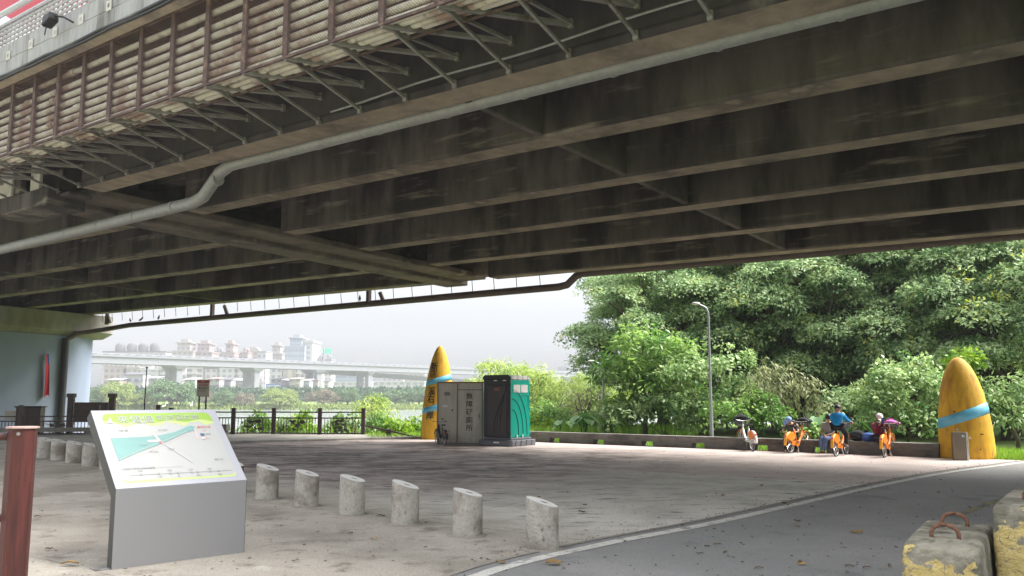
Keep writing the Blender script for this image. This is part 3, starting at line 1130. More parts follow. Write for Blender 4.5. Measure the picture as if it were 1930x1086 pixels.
mb.tube([BL(15.55, 7.28, 2.28), BL(15.65, 7.15, 2.36), BL(15.85, 7.05, 2.4)], .02, 6)
mb.tube([BL(16.0, 7.02, 2.30), BL(16.02, 7.0, 2.05)], .012, 5)
mb.build('lamp_arm', cableM, fl, world=True)
mb = MB()
mb.hexa([BL(s, c, z) for s, c, z in [(15.8, 6.95, 2.3), (15.8, 7.15, 2.3), (16.1, 7.15, 2.22), (16.1, 6.95, 2.22), (15.8, 6.97, 2.46), (15.8, 7.13, 2.46), (16.1, 7.13, 2.44), (16.1, 6.97, 2.44)]])
mb.build('lamp_hood', cableM, fl, world=True, bevel=.03)
ar = empty('red_arch', BL(16, 10.5, 2.2), 0, 'bright red steel arch rib rising above the bridge deck', 'arch')
mb = MB()
prev = None
for i in range(9):
    t = i / 8
    s, z = 17.5 + 22 * t, 2.2 + 9.5 * (1 - (1 - t) ** 1.5)
    q = [BL(s + .55, 10.1, z - .45), BL(s + .55, 11.3, z - .45), BL(s - .55, 11.3, z + .45), BL(s - .55, 10.1, z + .45)]
    if prev:
        mb.hexa(prev + q)
    prev = q
mb.build('arch_rib', redM, ar, world=True)
mb = MB()
for s in (24, 28.5, 33):
    mb.tube([BL(s, 10.7, 2.2), BL(s, 10.7, 2.2 + 9.0 * (1 - (1 - (s - 17.5) / 22) ** 1.5))], .05, 6)
mb.build('hanger_cable', railM, ar, world=True)
# pigeons on the far pipe
for i, s0 in enumerate((43.9, 42.9, 41.2, 26.2)):
    b = empty('pigeon', BL(s0, 24.6, -.66 + .14 + (.01 * (44 - s0))), random.uniform(0, 6), ('dark pigeon perched on the drain pipe, nearest the pier', 'dark pigeon perched on the drain pipe, second from the pier',
              'dark pigeon perched on the drain pipe, third from the pier', 'dark pigeon perched alone beside a hanger post of the drain pipe')[i], 'pigeon', 'pigeons on the drain pipe')
    mb = MB()
    mb.tube([(-.16, 0, .04), (-.08, 0, .08), (.02, 0, .11), (.09, 0, .14), (.11, 0, .19), (.14, 0, .215), (.175, 0, .205)], [.01, .035, .055, .045, .03, .03, .006], 8)
    mb.tube([(.0, .02, .07), (.01, .02, 0)], .006, 4)
    mb.tube([(.0, -.02, .07), (.01, -.02, 0)], .006, 4)
    mb.build('body', pigeM, b, smooth=True)

# ================================================================== STREET FURNITURE ON THE PLAZA
# low bench wall with drain slots
wlen = (W1 - W0).length
bw = empty('bench_wall', W0.lerp(W1, .5), math.atan2(wd.y, wd.x), 'long low concrete bench wall with small drain slots along the plaza edge', 'bench wall')


def WP(px):
    """distance along the wall front (local x) seen at picture column px"""
    d = ray(px, 845)
    n = Vector((d.y, -d.x, 0))
    t = -(W0.dot(n)) / wd.dot(n)
    return t - wlen / 2


slots = sorted(WP(px) for px in (1045, 1128, 1220, 1316, 1434, 1544))
mb = MB()
xa, xb = -wlen / 2 - 2.4, wlen / 2
cur = xa
for sx_ in slots:
    mb.box(cur, sx_ - .2, .0, .34, 0, .16)
    cur = sx_ + .2
mb.box(cur, xb, .0, .34, 0, .16)
mb.box(xa, xb, .0, .34, .1605, .245)
mb.build('wall_base', wallM, bw, bevel=.008, seg=1)
mb = MB()
x = xa
while x < xb - .1:
    x2 = min(x + 2.0, xb + .03)
    mb.box(x + .003, x2 - .003, -.03, .37, .246, .36)
    x = x2
mb.build('wall_coping', wallM, bw, bevel=.012)


def on_wall(px, inset=.12):
    p = W0 + wd * (WP(px) + wlen / 2) - wn * inset
    return Vector((p.x, p.y, .362))


# bollards with a slanting top
B0, BD = G(1022, 1036), (G(83, 864) - G(1022, 1036)).normalized()
bl0 = None
blab = ['nearest slant-topped concrete bollard, beside the asphalt road', 'slant-topped concrete bollard, second from the road', 'slant-topped concrete bollard, third from the road',
        'slant-topped concrete bollard, fourth from the road', 'slant-topped concrete bollard, fifth from the road', 'slant-topped concrete bollard, sixth from the road',
        'brown-stained bollard half hidden by the right edge of the map stand', 'bollard hidden behind the map stand, eighth from the road', 'bollard hidden behind the map stand, ninth from the road',
        'bollard hidden behind the map stand, tenth from the road', 'bollard hidden behind the map stand, eleventh from the road', 'slant-topped bollard just left of the map stand, partly hidden by it',
        'pale bollard, second to the left of the map stand', 'pale bollard, third to the left of the map stand', 'pale bollard, fourth to the left of the map stand', 'pale bollard just right of the red-brown post',
        'pale bollard seen left of the red-brown post']
for i in range(17):
    if 7 <= i <= 9:
        continue
    p = B0 + BD * (1.219 * i)
    t = empty('bollard', p, 0, blab[i], 'bollard', 'slant-topped concrete bollards')
    if bl0 is None or i < 7:
        rr = random.Random(i)
        n = 36
        vs, fs = [], []
        R = .173
        tl = .29 + rr.uniform(-.03, .03)
        hm = .485 + rr.uniform(-.008, .008)
        zs = [0, .04, .12, .22, .32, 1.0]
        for zz in zs:
            for k in range(n):
                a = 2 * PI * k / n
                r = R + rr.uniform(-.0016, .0016)
                x_, y_ = r * math.cos(a), r * math.sin(a)
                h = hm - tl * x_ + .05 * y_
                z = h if zz == 1.0 else min(zz, h - .02)
                vs.append((x_, y_, z))
        m_ = len(zs)
        fs = [(j * n + k, j * n + (k + 1) % n, (j + 1) * n + (k + 1) % n, (j + 1) * n + k) for j in range(m_ - 1) for k in range(n)]
        bb = MB().add(vs, fs + [tuple(range(n))[::-1], tuple((m_ - 1) * n + k for k in range(n))])
        b1 = bb.build('shaft', bollM if i != 6 else mat('bollard_stained', (.2, .12, .09), rough=.9, var=.2, vscale=9, bump=.5), t, smooth=True, bevel=.006)
        tp = MB().add([(R * .97 * math.cos(2 * PI * k / n), R * .97 * math.sin(2 * PI * k / n), hm - tl * R * .97 * math.cos(2 * PI * k / n) + .05 * R * .97 * math.sin(2 * PI * k / n) + .004) for k in range(n)], [tuple(range(n))])
        tp.build('top_face', bollTop, t)
        so_ = MB()
        Ms = Matrix.Translation((.02, -.01, hm - tl * .02 + .007)) @ Matrix.Rotation(math.atan(tl), 4, 'Y') @ Matrix.Rotation(.3, 4, 'Z')
        so_.box(-.035, .035, -.012, .012, 0, .002)
        so_.xf(Ms).build('socket', holeM, t)
        rg = MB()
        n2 = 28
        v1 = [((.175) * math.cos(2 * PI * k / n2), .175 * math.sin(2 * PI * k / n2), .022) for k in range(n2)]
        v2 = [(q * math.cos(2 * PI * k / n2), q * math.sin(2 * PI * k / n2), .006) for k in range(n2) for q in [(.2 + rr.uniform(0, .05))]]
        rg.add(v1 + v2, [(k, n2 + k, n2 + (k + 1) % n2, (k + 1) % n2) for k in range(n2)])
        rg.build('mortar_ring', dirtM, t)
        if bl0 is None:
            bl0 = t
    else:
        for ch in bl0.children:
            c = ch.copy()
            COL.objects.link(c)
            c.parent = t
        t.rotation_euler = (0, 0, random.uniform(-.15, .15))

# map stand --------------------------------------------------------------------
S0, S1 = G(210, 1075), G(460, 1042)
se = (S1 - S0).normalized()
swid = (S1 - S0).length
ms = empty('map_stand', S0.lerp(S1, .5), math.atan2(se.y, se.x), 'bent silver metal stand with a sloping green and white river map', 'map stand')
hw = swid / 2
prof = [(0, .0), (0, .735), (.85, 1.452), (.955, 1.378), (.115, .655), (.115, 0)]      # (back, up)
MB().prism([(-hw, y, z) for y, z in prof], (swid, 0, 0)).build('stand_body', alM, ms, bevel=.006, seg=2)
sideM = mat('shaded_side_metal', (.07, .072, .07), rough=.5, metal=.4, var=.05)  # shade on the stand's sides painted in as a darker metal
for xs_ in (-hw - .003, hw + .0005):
    MB().prism([(xs_, y * .985 + .004, z * .992 + .003) for y, z in prof], (.0025, 0, 0)).build('side_shade', sideM, ms)
MB().box(-hw - .13, -hw + .3, .02, .2, .004, .012).build('foot_plate', steelG, ms)
pn = Vector((0, -.717, .85)).normalized()          # panel normal (local)
pv = Vector((0, .85, .717))
plen = pv.length
pv.normalize()
FO = Vector((-hw, 0, .735)) + pn * .002


def PU(u, v, k=0.0):
    return FO + Vector((u, 0, 0)) + pv * v + pn * (.0012 * k)


Rz = Matrix.Rotation(math.atan2(se.y, se.x), 3, 'Z')
CW = ms.location
WO = Rz @ FO + CW
WNn = Rz @ pn


def SG(px, py):
    """measured position on the sloping face -> (u, v)"""
    d = ray(px, py)
    t = (WO - Vector((0, 0, CAMZ))).dot(WNn) / d.dot(WNn)
    q = d * t + Vector((0, 0, CAMZ)) - WO
    return q.dot(Rz @ Vector((1, 0, 0))), q.dot(Rz @ pv)


def flat(pts, k, mi, mbx):
    mbx.add([PU(u, v, k) for u, v in pts], [tuple(range(len(pts)))], mi)


MB().add([PU(0, 0, .2), PU(swid, 0, .2), PU(swid, plen, .2), PU(0, plen, .2)], [(0, 1, 2, 3)]).build('face_plate', alF, ms)
u0, v0 = .085, .062
u1, v1 = swid - .085, plen - .055
mp_ = MB()


def rrect(a, b, c, d, r, n=6):
    o = []
    for cx, cy, st in ((c - r, b + r, -PI / 2), (c - r, d - r, 0), (a + r, d - r, PI / 2), (a + r, b + r, PI)):
        for i in range(n + 1):
            an = st + PI / 2 * i / n
            o.append((cx + r * math.cos(an), cy + r * math.sin(an)))
    return o


flat(rrect(u0, v0, u1, v1, .045), 1, 2, mp_)
flat(rrect(u0 + .002, v0 + .028, u1 - .002, v1, .05), 2, 0, mp_)
hh = .15
nseg = 40
wave = [(u0 + (u1 - u0) * i / nseg, v1 - hh - .022 + .028 * math.sin(i * .62) + .012 * math.sin(i * 1.5)) for i in range(nseg + 1)]
topc = [(u1, v1 - .06), (u1 - .02, v1 - .018), (u1 - .06, v1), (u0 + .06, v1), (u0 + .02, v1 - .018), (u0, v1 - .06)]
flat(wave + topc, 3, 2, mp_)
wave2 = [(u0 + (u1 - u0) * i / nseg, v1 - hh + .022 + .02 * math.sin(i * .55 + 1.0)) for i in range(nseg + 1)]
flat(wave2 + topc, 4, 1, mp_)
riv = [SG(*q) for q in [(208, 827), (250, 825), (293, 823), (330, 815), (350, 806), (359, 803), (367, 805), (369, 811), (352, 816), (330, 826), (305, 837), (262, 853), (224, 870)]]
flat(riv, 5, 3, mp_)


def pline(pts, wid, k, mi):
    q = [SG(*p) for p in pts]
    for a, b in zip(q[:-1], q[1:]):
        d = Vector((b[0] - a[0], b[1] - a[1]))
        d.normalize()
        nx, ny = -d.y * wid / 2, d.x * wid / 2
        flat([(a[0] - nx, a[1] - ny), (b[0] - nx, b[1] - ny), (b[0] + nx, b[1] + ny), (a[0] + nx, a[1] + ny)], k, mi, mp_)


pline([(223, 868), (262, 850), (303, 834), (352, 813)], .006, 6, 0)
pline([(224, 875), (263, 858), (308, 839), (354, 818)], .005, 6, 6)
pline([(303, 834), (362, 872)], .01, 7, 8)
pline([(288, 818), (303, 834)], .012, 7, 8)
pline([(288, 818), (303, 834)], .03, 6.6, 0)
pline([(366, 808), (372, 828)], .012, 7, 6)
pline([(236, 885), (345, 880)], .003, 6, 4)
pline([(243, 897), (437, 887)], .005, 6, 4)
for px, py in ((266, 895.7), (299, 894), (321, 893), (335, 892.3), (361, 891), (372, 890.5), (396, 889.2), (412, 888.4)):
    u, v = SG(px, py)
    flat([(u + .014 * math.cos(a), v + .014 * math.sin(a)) for a in [2 * PI * i / 10 for i in range(10)]], 7, 4, mp_)
for px, py in ((374, 806), (302, 835)):
    u, v = SG(px, py)
    flat([(u + .016 * math.cos(a), v + .016 * math.sin(a)) for a in [2 * PI * i / 10 for i in range(10)]], 8, 5, mp_)
u, v = SG(292, 832)
flat([(u - .075, v - .014), (u + .05, v - .014), (u + .05, v + .014), (u - .075, v + .014)], 7, 6, mp_)
u, v = SG(381, 820)
flat([(u - .02, v - .018), (u + .02, v - .018), (u + .02, v + .018), (u - .02, v + .018)], 7, 7, mp_)
u, v = SG(383, 827)
flat([(u - .02, v - .014), (u + .02, v - .014), (u + .02, v + .014), (u - .02, v + .014)], 7, 6, mp_)
u, v = SG(206, 794)
flat([(u - .045, v - .03), (u + .03, v - .045), (u + .015, v + .055), (u - .01, v + .0)], 6, 0, mp_)
mp_.build('printed_map', [prW, prG, prL, prT, prK, prR, prP, prB, prN], ms, fix=False)


def stxt(body, px, py, size, m, bold=0.0, k=9, align='CENTER'):
    u, v = SG(px, py)
    return text('lettering', body, size, m, ms, frame(PU(u, v, k), (1, 0, 0), pn), bold, .0003, align)


stxt('來個個', 255, 793, .125, prW, .001)
stxt('新店溪右岸', 335, 789, .092, prW, .0006)
for body, px, py, sz, m in (('河濱公園', 231, 813, .026, prK), ('自行車道', 306, 812, .026, prK), ('現在位置', 387, 806, .028, prR), ('入口', 384, 812.5, .024, prR), ('停車場', 390, 819.5, .028, prK), ('洗手間', 391, 826.5, .026, prP),
                            ('新店溪', 270, 840, .024, prW), ('環河南路', 290, 853, .022, prK), ('中正橋', 322, 848, .022, prK), ('河濱自行車道沿線休憩點', 260, 884.5, .03, prK), ('景點介紹', 412, 867, .024, prK)):
    stxt(body, px, py, sz, m)
for i, px in enumerate((266, 299, 321, 335, 361, 372, 396, 412)):
    stxt(('碼頭', '公園', '球場', '橋', '步道', '車站', '涼亭', '廣場')[i], px + (2 if i % 2 else -2), 900.5 - i * .75 if i % 2 else 889.6 - i * .8, .022, prK)

# red-brown handrail post in the foreground ------------------------------------
pp = at_y(43, 806, 5.5)
rp = empty('handrail_post', (pp.x, pp.y, 0), .25, 'red-brown eight-sided metal handrail post with a flat cap in the left foreground', 'post')
R = .086
oct8 = [(R * math.cos(PI / 8 + PI / 4 * k) * (1.0 if k % 2 else 1.0), R * math.sin(PI / 8 + PI / 4 * k), 0) for k in range(8)]
MB().prism(oct8, (0, 0, pp.z - .008)).build('shaft', postM, rp, bevel=.006)
MB().prism([(x * 1.13, y * 1.13, pp.z - .007) for x, y, z in oct8], (0, 0, .014)).build('cap', capM, rp, bevel=.004)
hz = at_y(5, 823, 5.5).z
MB().tube([(-.05, .0, hz), (-1.8, -.25, hz)], .024, 12).build('handrail', postM, rp, smooth=True)
MB().tube([(-.05, .0, hz - .5), (-1.8, -.25, hz - .5)], .024, 12).build('handrail', postM, rp, smooth=True)
MB().tube([(.0, -R * .93, hz + .02), (.0, -R * .93 - .006, hz + .02)], .011, 10).build('bolt', steelG, rp)
MB().lathe([(.15, 0), (.15, .012)], 20).build('base_plate', postM, rp)

def barrier_mat(H):
    m = barrM.copy()
    nt = m.node_tree
    N, L = nt.nodes, nt.links
    b = N['Principled BSDF']
    old = b.inputs['Base Color'].links[0].from_socket
    tc = N.new('ShaderNodeTexCoord')
    sp = N.new('ShaderNodeSeparateXYZ')
    L.new(tc.outputs['Object'], sp.inputs[0])

    def nz(sc, det=6, rg=.6):
        n = N.new('ShaderNodeTexNoise')
        n.inputs['Scale'].default_value = sc
        n.inputs['Detail'].default_value = det
        n.inputs['Roughness'].default_value = rg
        L.new(tc.outputs['Object'], n.inputs['Vector'])
        return n.outputs['Fac']

    def mr(f, a, c):
        r = N.new('ShaderNodeMapRange')
        r.inputs['From Min'].default_value = a
        r.inputs['From Max'].default_value = c
        L.new(f, r.inputs['Value'])
        return r.outputs[0]

    def mu(a, c, op='MULTIPLY'):
        n = N.new('ShaderNodeMath')
        n.operation = op
        for i, v in enumerate((a, c)):
            if isinstance(v, (int, float)):
                n.inputs[i].default_value = v
            else:
                L.new(v, n.inputs[i])
        return n.outputs[0]
    # flakes of old yellow paint: broken outline, more of it low on the end face
    vo = N.new('ShaderNodeTexVoronoi')
    vo.feature = 'DISTANCE_TO_EDGE'
    vo.inputs['Scale'].default_value = 16
    L.new(tc.outputs['Object'], vo.inputs['Vector'])
    crack = mr(vo.outputs['Distance'], .012, .02)
    f = mu(nz(7.), mu(mr(sp.outputs[2], H * .93, H * .45), .34), 'ADD')
    pat = mu(mr(f, .60, .612), mr(sp.outputs[1], .045, .03))
    pat = mu(pat, mr(mu(nz(30., 3), mu(crack, .25), 'ADD'), .56, .60))
    mx = N.new('ShaderNodeMix')
    mx.data_type = 'RGBA'
    L.new(pat, mx.inputs[0])
    L.new(old, mx.inputs[6])
    yn = N.new('ShaderNodeMix')
    yn.data_type = 'RGBA'
    L.new(nz(12.), yn.inputs[0])
    yn.inputs[6].default_value = (.45, .33, .10, 1)
    yn.inputs[7].default_value = (.70, .56, .25, 1)
    L.new(yn.outputs[2], mx.inputs[7])
    L.new(mx.outputs[2], b.inputs['Base Color'])
    return m


# concrete barriers -------------------------------------------------------------
def barrier(loc, rz, L_, wt, wb, H, label, hole, seed):
    t = empty('concrete_barrier', loc, rz, label, 'barrier', 'painted concrete barriers')
    rr = random.Random(seed)
    bm = bmesh.new()
    nx, ny, nz = 14, 16, 12
    vs = {}

    def vert(i, j, k):
        if (i, j, k) not in vs:
            x = i / nx - .5
            y = j / ny
            z = k / nz
            wd_ = wb + (wt - wb) * z
            vs[(i, j, k)] = bm.verts.new((x * wd_, y * L_, z * H))
        return vs[(i, j, k)]
    for i in range(nx):
        for j in range(ny):
            for k in (0, nz):
                bm.faces.new([vert(i, j, k), vert(i + 1, j, k), vert(i + 1, j + 1, k), vert(i, j + 1, k)])
    for i in range(nx):
        for k in range(nz):
            for j in (0, ny):
                bm.faces.new([vert(i, j, k), vert(i + 1, j, k), vert(i + 1, j, k + 1), vert(i, j, k + 1)])
    for j in range(ny):
        for k in range(nz):
            for i in (0, nx):
                bm.faces.new([vert(i, j, k), vert(i, j + 1, k), vert(i, j + 1, k + 1), vert(i, j, k + 1)])
    bmesh.ops.recalc_face_normals(bm, faces=bm.faces)
    # round the cast edges and chip them
    for v in bm.verts:
        p = v.co
        q = Vector((abs(p.x) / (wt / 2), abs(p.y / L_ - .5) * 2, p.z / H))
        ex = max(0, q.x - .80) / .2
        ey = max(0, q.y - .90) / .1
        ez = max(0, q.z - .84) / .16
        k = math.sqrt(ex * ex + ey * ey + ez * ez)
        if k > 1:
            s = (k - 1) * .5
            v.co.x -= math.copysign(ex * s * .055, p.x)
            v.co.y -= math.copysign(ey * s * .06, p.y - L_ / 2)
            v.co.z -= ez * s * .06
        v.co += Vector((rr.uniform(-1, 1), rr.uniform(-1, 1), rr.uniform(-1, 1))) * .0035
    me = bpy.data.meshes.new('block')
    bm.to_mesh(me)
    bm.free()
    me.materials.append(barrier_mat(H))
    for p in me.polygons:
        p.use_smooth = True
        c = p.center
    o = bpy.data.objects.new('block', me)
    COL.objects.link(o)
    o.parent = t
    sb = o.modifiers.new('sub', 'SUBSURF')
    sb.levels = sb.render_levels = 2
    tx = bpy.data.textures.new('pits', 'CLOUDS')
    tx.noise_scale = .05
    dpm = o.modifiers.new('pits', 'DISPLACE')
    dpm.texture = tx
    dpm.strength = .018
    dpm.mid_level = .5
    for yy in ((L_ * .27, L_ * .78) if not hole else (L_ * .3, L_ * .8)):
        pts = [(-.085, yy, H - .03), (-.085, yy, H + .03)] + [(-.085 * math.cos(a), yy, H + .03 + .06 * math.sin(a)) for a in [PI * i / 12 for i in range(1, 12)]] + [(.085, yy, H + .03), (.085, yy, H - .03)]
        MB().tube(pts, .0145, 10).build('lifting_loop', rebarM, t, smooth='all')
    if hole:
        MB().lathe([(.05, 0), (.05, .012)], 20).xf(Matrix.Translation((.0, .008, H * .78)) @ Matrix.Rotation(PI / 2, 4, 'X')).build('socket', holeM, t)
    return t


a0, a1 = G(1700, 1037, .6), G(1842, 1039, .6)
ax = (a1 - a0).normalized()
barrier(Vector(((a0.x + a1.x) / 2, (a0.y + a1.y) / 2, 0)), -.56, 1.35, (a1 - a0).length * 1.02, (a1 - a0).length * 1.12, .63,
        'low concrete barrier with peeling yellow paint, nearest the camera', False, 1)
b0 = G(1872, 950, .84)
barrier(Vector((b0.x + .19, b0.y - .15, 0)), -.62, 1.4, .52, .62, .84, 'taller mossy concrete barrier behind the low yellow one, cut by the frame', True, 2)

# bullet-shaped sculptures ------------------------------------------------------
def bullet(loc, Hh, Rb, label, seed, bands, lean, rz, pw, flat_=.86):
    t = empty('bullet_sculpture', loc, rz, label, 'sculpture', 'yellow bullet-shaped sculptures')

    def rad(t_):
        return Rb * (1 - .05 * t_) * max(0.0, 1 - t_ ** pw[0]) ** pw[1]

    def pt(t_, a, k=0.0):
        r = rad(t_) + k
        return Vector((r * math.cos(a) + lean * Hh * t_ ** 1.5, r * math.sin(a) * flat_, Hh * t_))
    n, m_ = 48, 56
    ts = [1 - (1 - i / m_) ** 1.35 for i in range(m_ + 1)]
    # find where radius vanishes and rescale
    mb = MB()
    mb.add([pt(q * .999, 2 * PI * k / n) for q in ts for k in range(n)],
           [(i * n + k, i * n + (k + 1) % n, (i + 1) * n + (k + 1) % n, (i + 1) * n + k) for i in range(m_) for k in range(n)] + [tuple(range(n))[::-1], tuple(m_ * n + k for k in range(n))])
    mb.build('body', yelM, t, smooth='all')
    for (tl, tr, wd_) in bands:
        bb = MB()
        nn = 36
        rows_ = []
        for i in range(nn + 1):
            a = PI + PI * 1.04 * i / nn - .02 * PI
            f = .5 - .5 * math.cos(min(max((a - PI) / PI, 0), 1) * PI)
            tc = tl + (tr - tl) * f
            rows_.append([pt(tc - wd_ / 2, a, .008), pt(tc, a, .012), pt(tc + wd_ / 2, a, .008), pt(tc + wd_ / 2, a, -.01), pt(tc - wd_ / 2, a, -.01)])
        vs = [p for r in rows_ for p in r]
        fs = [(i * 5 + j, i * 5 + (j + 1) % 5, (i + 1) * 5 + (j + 1) % 5, (i + 1) * 5 + j) for i in range(nn) for j in range(5)]
        bb.add(vs, fs)
        bb.build('band', bandM, t, smooth='all')
    return t, pt


cR = G(1824, 866)
cR = cR + Vector((cR.x, cR.y, 0)).normalized() * .5
tR, ptR = bullet(cR, 2.62, .665, 'plump yellow bullet-shaped sculpture with one blue band beside the road', 4, [(.335, .50, .105)], -.035, -math.atan2(cR.x, cR.y), (2.3, .5))
mb = MB()
for t_, a, sx in ((.10, 5.2, .0), (.245, 5.3, .05), (.46, 4.35, .02)):
    p = ptR(t_, a, .001)
    nrm = Vector((math.cos(a), math.sin(a), .1))
    mb.ball(p, .02 + sx, .02, .018, 10, 6)
mb.build('chip', mat('chip_mark', (.16, .07, .015), rough=.9), tR, smooth=True)
cL = G(826, 829)
cL = cL + Vector((cL.x, cL.y, 0)).normalized() * .55
tL, ptL = bullet(cL, 3.52, .66, 'tall yellow bullet-shaped sculpture with two blue bands beside the grey cabin', 5, [(.595, .665, .06), (.30, .395, .062)], 0.01, -math.atan2(cL.x, cL.y) + .1, (1.85, .55))
for i, (ch, t_) in enumerate(zip('新店溪右岸', (.765, .685, .50, .42, .245))):
    a = PI + .95
    p = ptL(t_, a, .015)
    px_ = (ptL(t_, a + .1, .015) - ptL(t_, a - .1, .015)).normalized()
    pz_ = (ptL(t_ + .03, a, .015) - ptL(t_ - .03, a, .015)).normalized()
    text('lettering', ch, .33, inkM, tL, frame(p, px_, px_.cross(pz_)), .003, .004)

# drinking fountain ---------------------------------------------------------------
fq = G(1810, 866)
ft = empty('drinking_fountain', fq - Vector((fq.x, fq.y, 0)).normalized() * .25, -math.atan2(fq.x, fq.y) + .12, 'stainless steel drinking fountain box with taps in front of the plump sculpture', 'fountain')
MB().box(-.17, .13, -.2, .1, .0, .70).build('cabinet', steelS, ft, bevel=.012)
MB().box(.132, .185, -.195, .1, .0, .695).build('side_post', chrM, ft, bevel=.012)
mb = MB()
mb.tube([(-.03, -.05, .70), (-.03, -.05, .745), (-.05, -.06, .775)], .012, 8)
mb.tube([(-.03, -.05, .74), (.01, -.05, .765)], .008, 6)
mb.build('spout', chrM, ft, smooth=True)
mb = MB()
mb.tube([(.185, -.05, .56), (.25, -.05, .56), (.27, -.05, .53)], .011, 8)
mb.tube([(.235, -.05, .555), (.245, -.05, .60)], .007, 6)
mb.build('side_tap', chrM, ft, smooth=True)
MB().box(.045, .10, -.208, -.2005, .58, .635).build('sticker', whtM, ft)
MB().box(.058, .085, -.211, -.2085, .592, .622).build('sticker_emblem', bandM, ft)

# cabins ---------------------------------------------------------------------------
gq = G(871, 838)
gc = empty('toilet_cabin', gq, -.10, 'grey accessible toilet cabin with black Chinese lettering on its door', 'toilet cabin')
GX0, GX1 = -.85, .72
MB().box(GX0, GX1, 0, 1.7, .06, 2.04).build('cabin_body', cabM, gc, bevel=.012)
MB().box(GX0 - .02, GX1 + .02, -.03, 1.73, 2.041, 2.085).build('roof', cabR, gc, bevel=.008)
MB().box(GX0 - .01, GX1 + .01, -.02, 1.7, .0, .055).build('skid', cabD, gc)
mb = MB()
for x in (GX0 + .01, -.17, .68):
    mb.box(x - .02, x + .02, -.022, -.001, .06, 2.03)
mb.box(-.149, .659, -.021, -.002, 1.80, 1.83)
mb.build('frame_trim', cabD, gc)
MB().box(-.13, .64, -.016, -.002, .1, 1.79).build('door', cabM, gc, bevel=.004)
mb = MB()
mb.box(.55, .59, -.045, -.017, .88, 1.02)
mb.build('door_handle', cabD, gc)
MB().box(-.66, -.5, -.006, -.001, 1.24, 1.30).build('notice_sticker', whtM, gc)
MB().box(-.62, -.42, -.006, -.001, 1.62, 1.74).build('faded_notice', cabD, gc)
for i, ch in enumerate('無障礙廁所'):
    text('lettering', ch, .235, inkM, gc, frame((.24, -.018, 1.585 - .262 * i), (1, 0, 0), (0, -1, 0)), .0025, .001)
mb = MB()
rr = random.Random(4)
for i in range(9):
    x, z = rr.uniform(-.8, .6), rr.uniform(.3, 1.6)
    if -.05 < x < .45:
        continue
    mb.box(x, x + rr.uniform(.02, .07), -.0185, -.0172, z, z + rr.uniform(.02, .05))
mb.build('scuff', inkM, gc)

tq = G(962, 842)
gt = empty('portable_toilet', tq, -.62, 'green plastic portable toilet with a charcoal door and dark skid base', 'portable toilet')
# local: front faces -y (towards camera left), right side faces +x; nearest vertical corner at the origin
Wt, Dt, Ht = 1.06, 1.12, 2.14
zb = .27
MB().box(-Wt, 0, 0, Dt, zb, Ht).build('shell', grnM, gt, bevel=.03)
MB().box(-Wt - .01, .012, -.014, -.001, zb + .01, Ht + .02).build('front_panel', blkM, gt, bevel=.02)
MB().box(-.90, -.13, -.035, -.015, zb + .06, Ht - .2).build('door', brnM, gt, bevel=.015)
mb = MB()
for k, x0 in enumerate((-.40, -.52, -.64)):
    pts = [(x0 + .28 * (i / 8) ** 2 + .0, -.038, zb + .15 + (1.5 - .25 * k) * i / 8) for i in range(9)]
    mb.tube(pts, .012, 6)
mb.build('door_rib', blkM, gt, smooth=True)
MB().box(-.62, -.42, -.04, -.0352, Ht - .36, Ht - .27).build('occupancy_sign', mat('occupancy_orange', (.22, .09, .05), rough=.6), gt)
for k in (0, 1):
    MB().box(-.66 + .36 * k, -.52 + .36 * k, -.02, -.0145, Ht - .05, Ht - .015).build('vent_slot', whtM, gt)
for k in (0, 1):
    y0 = .16 + .43 * k
    MB().box(.001, .012, y0, y0 + .38, Ht - .42, Ht - .17).build('vent_panel', roofM, gt, bevel=.004)
mb = MB()
for k, (r, ht) in enumerate(((.85, 1.42), (.62, 1.12), (.36, .78))):
    pts = [(.004, Dt - .06 - .06 * k - (1 - math.cos(PI / 2 * i / 10)) * r if False else .1 + .0 + r * math.sin(PI / 2 * (1 - i / 10)) * .98, zb + .12 + ht * math.sin(PI / 2 * i / 10)) for i in range(11)]
    mb.tube([(.004, pts[0][1], zb + .08)] + pts, .013, 6)
mb.tube([(.004, .62, Ht - .52), (.004, .98, Ht - .52), (.004, 1.0, Ht - .6), (.004, 1.0, zb + .95)], .012, 6)
mb.build('side_rib', mat('green_plastic_groove', (.0, .085, .068), rough=.5), gt, smooth=True)
mb = MB()
for k in range(8):
    mb.box(-.006, .02, -.004, .04, zb + .1 + .26 * k, zb + .16 + .26 * k)
    mb.box(-.01, .014, Dt - .03, Dt + .012, zb + .1 + .26 * k, zb + .16 + .26 * k)
mb.build('corner_clip', grnM, gt)
mb = MB()
for k in (0, 1):
    mb.box(.002, .03, .3 + .32 * k, .38 + .32 * k, zb + .0, zb + .09)
mb.build('latch', mat('pale_green', (.25, .5, .42), rough=.5), gt)
n = 10
rfp = [(-.03, Ht + .0), (-.03, Ht + .06)] + [(Dt / 2 - (Dt / 2 + .0) * math.cos(PI * i / n), Ht + .06 + .075 * math.sin(PI * i / n)) for i in range(1, n)] + [(Dt + .03, Ht + .06), (Dt + .03, Ht)]
MB().prism([(-Wt + .09, y, z) for y, z in rfp], (Wt - .1 + .02, 0, 0)).build('roof', roofM, gt, bevel=.01)
mb = MB()
for k in range(4):
    y0 = .12 + .28 * k
    mb.box(-Wt + .1, .014, y0, y0 + .02, Ht - .02, Ht + .15 - .02 * abs(k - 1.5))
mb.build('roof_rib', gryP, gt)
mb = MB()
mb.prism([(-Wt - .03, -.06, Ht), (.03, -.06, Ht), (.03, -.06, Ht + .09), (-.05, -.06, Ht + .15), (-Wt + .05, -.06, Ht + .15), (-Wt - .03, -.06, Ht + .09)], (0, .09, 0))
mb.build('roof_front', blkM, gt, bevel=.02)
mb = MB()
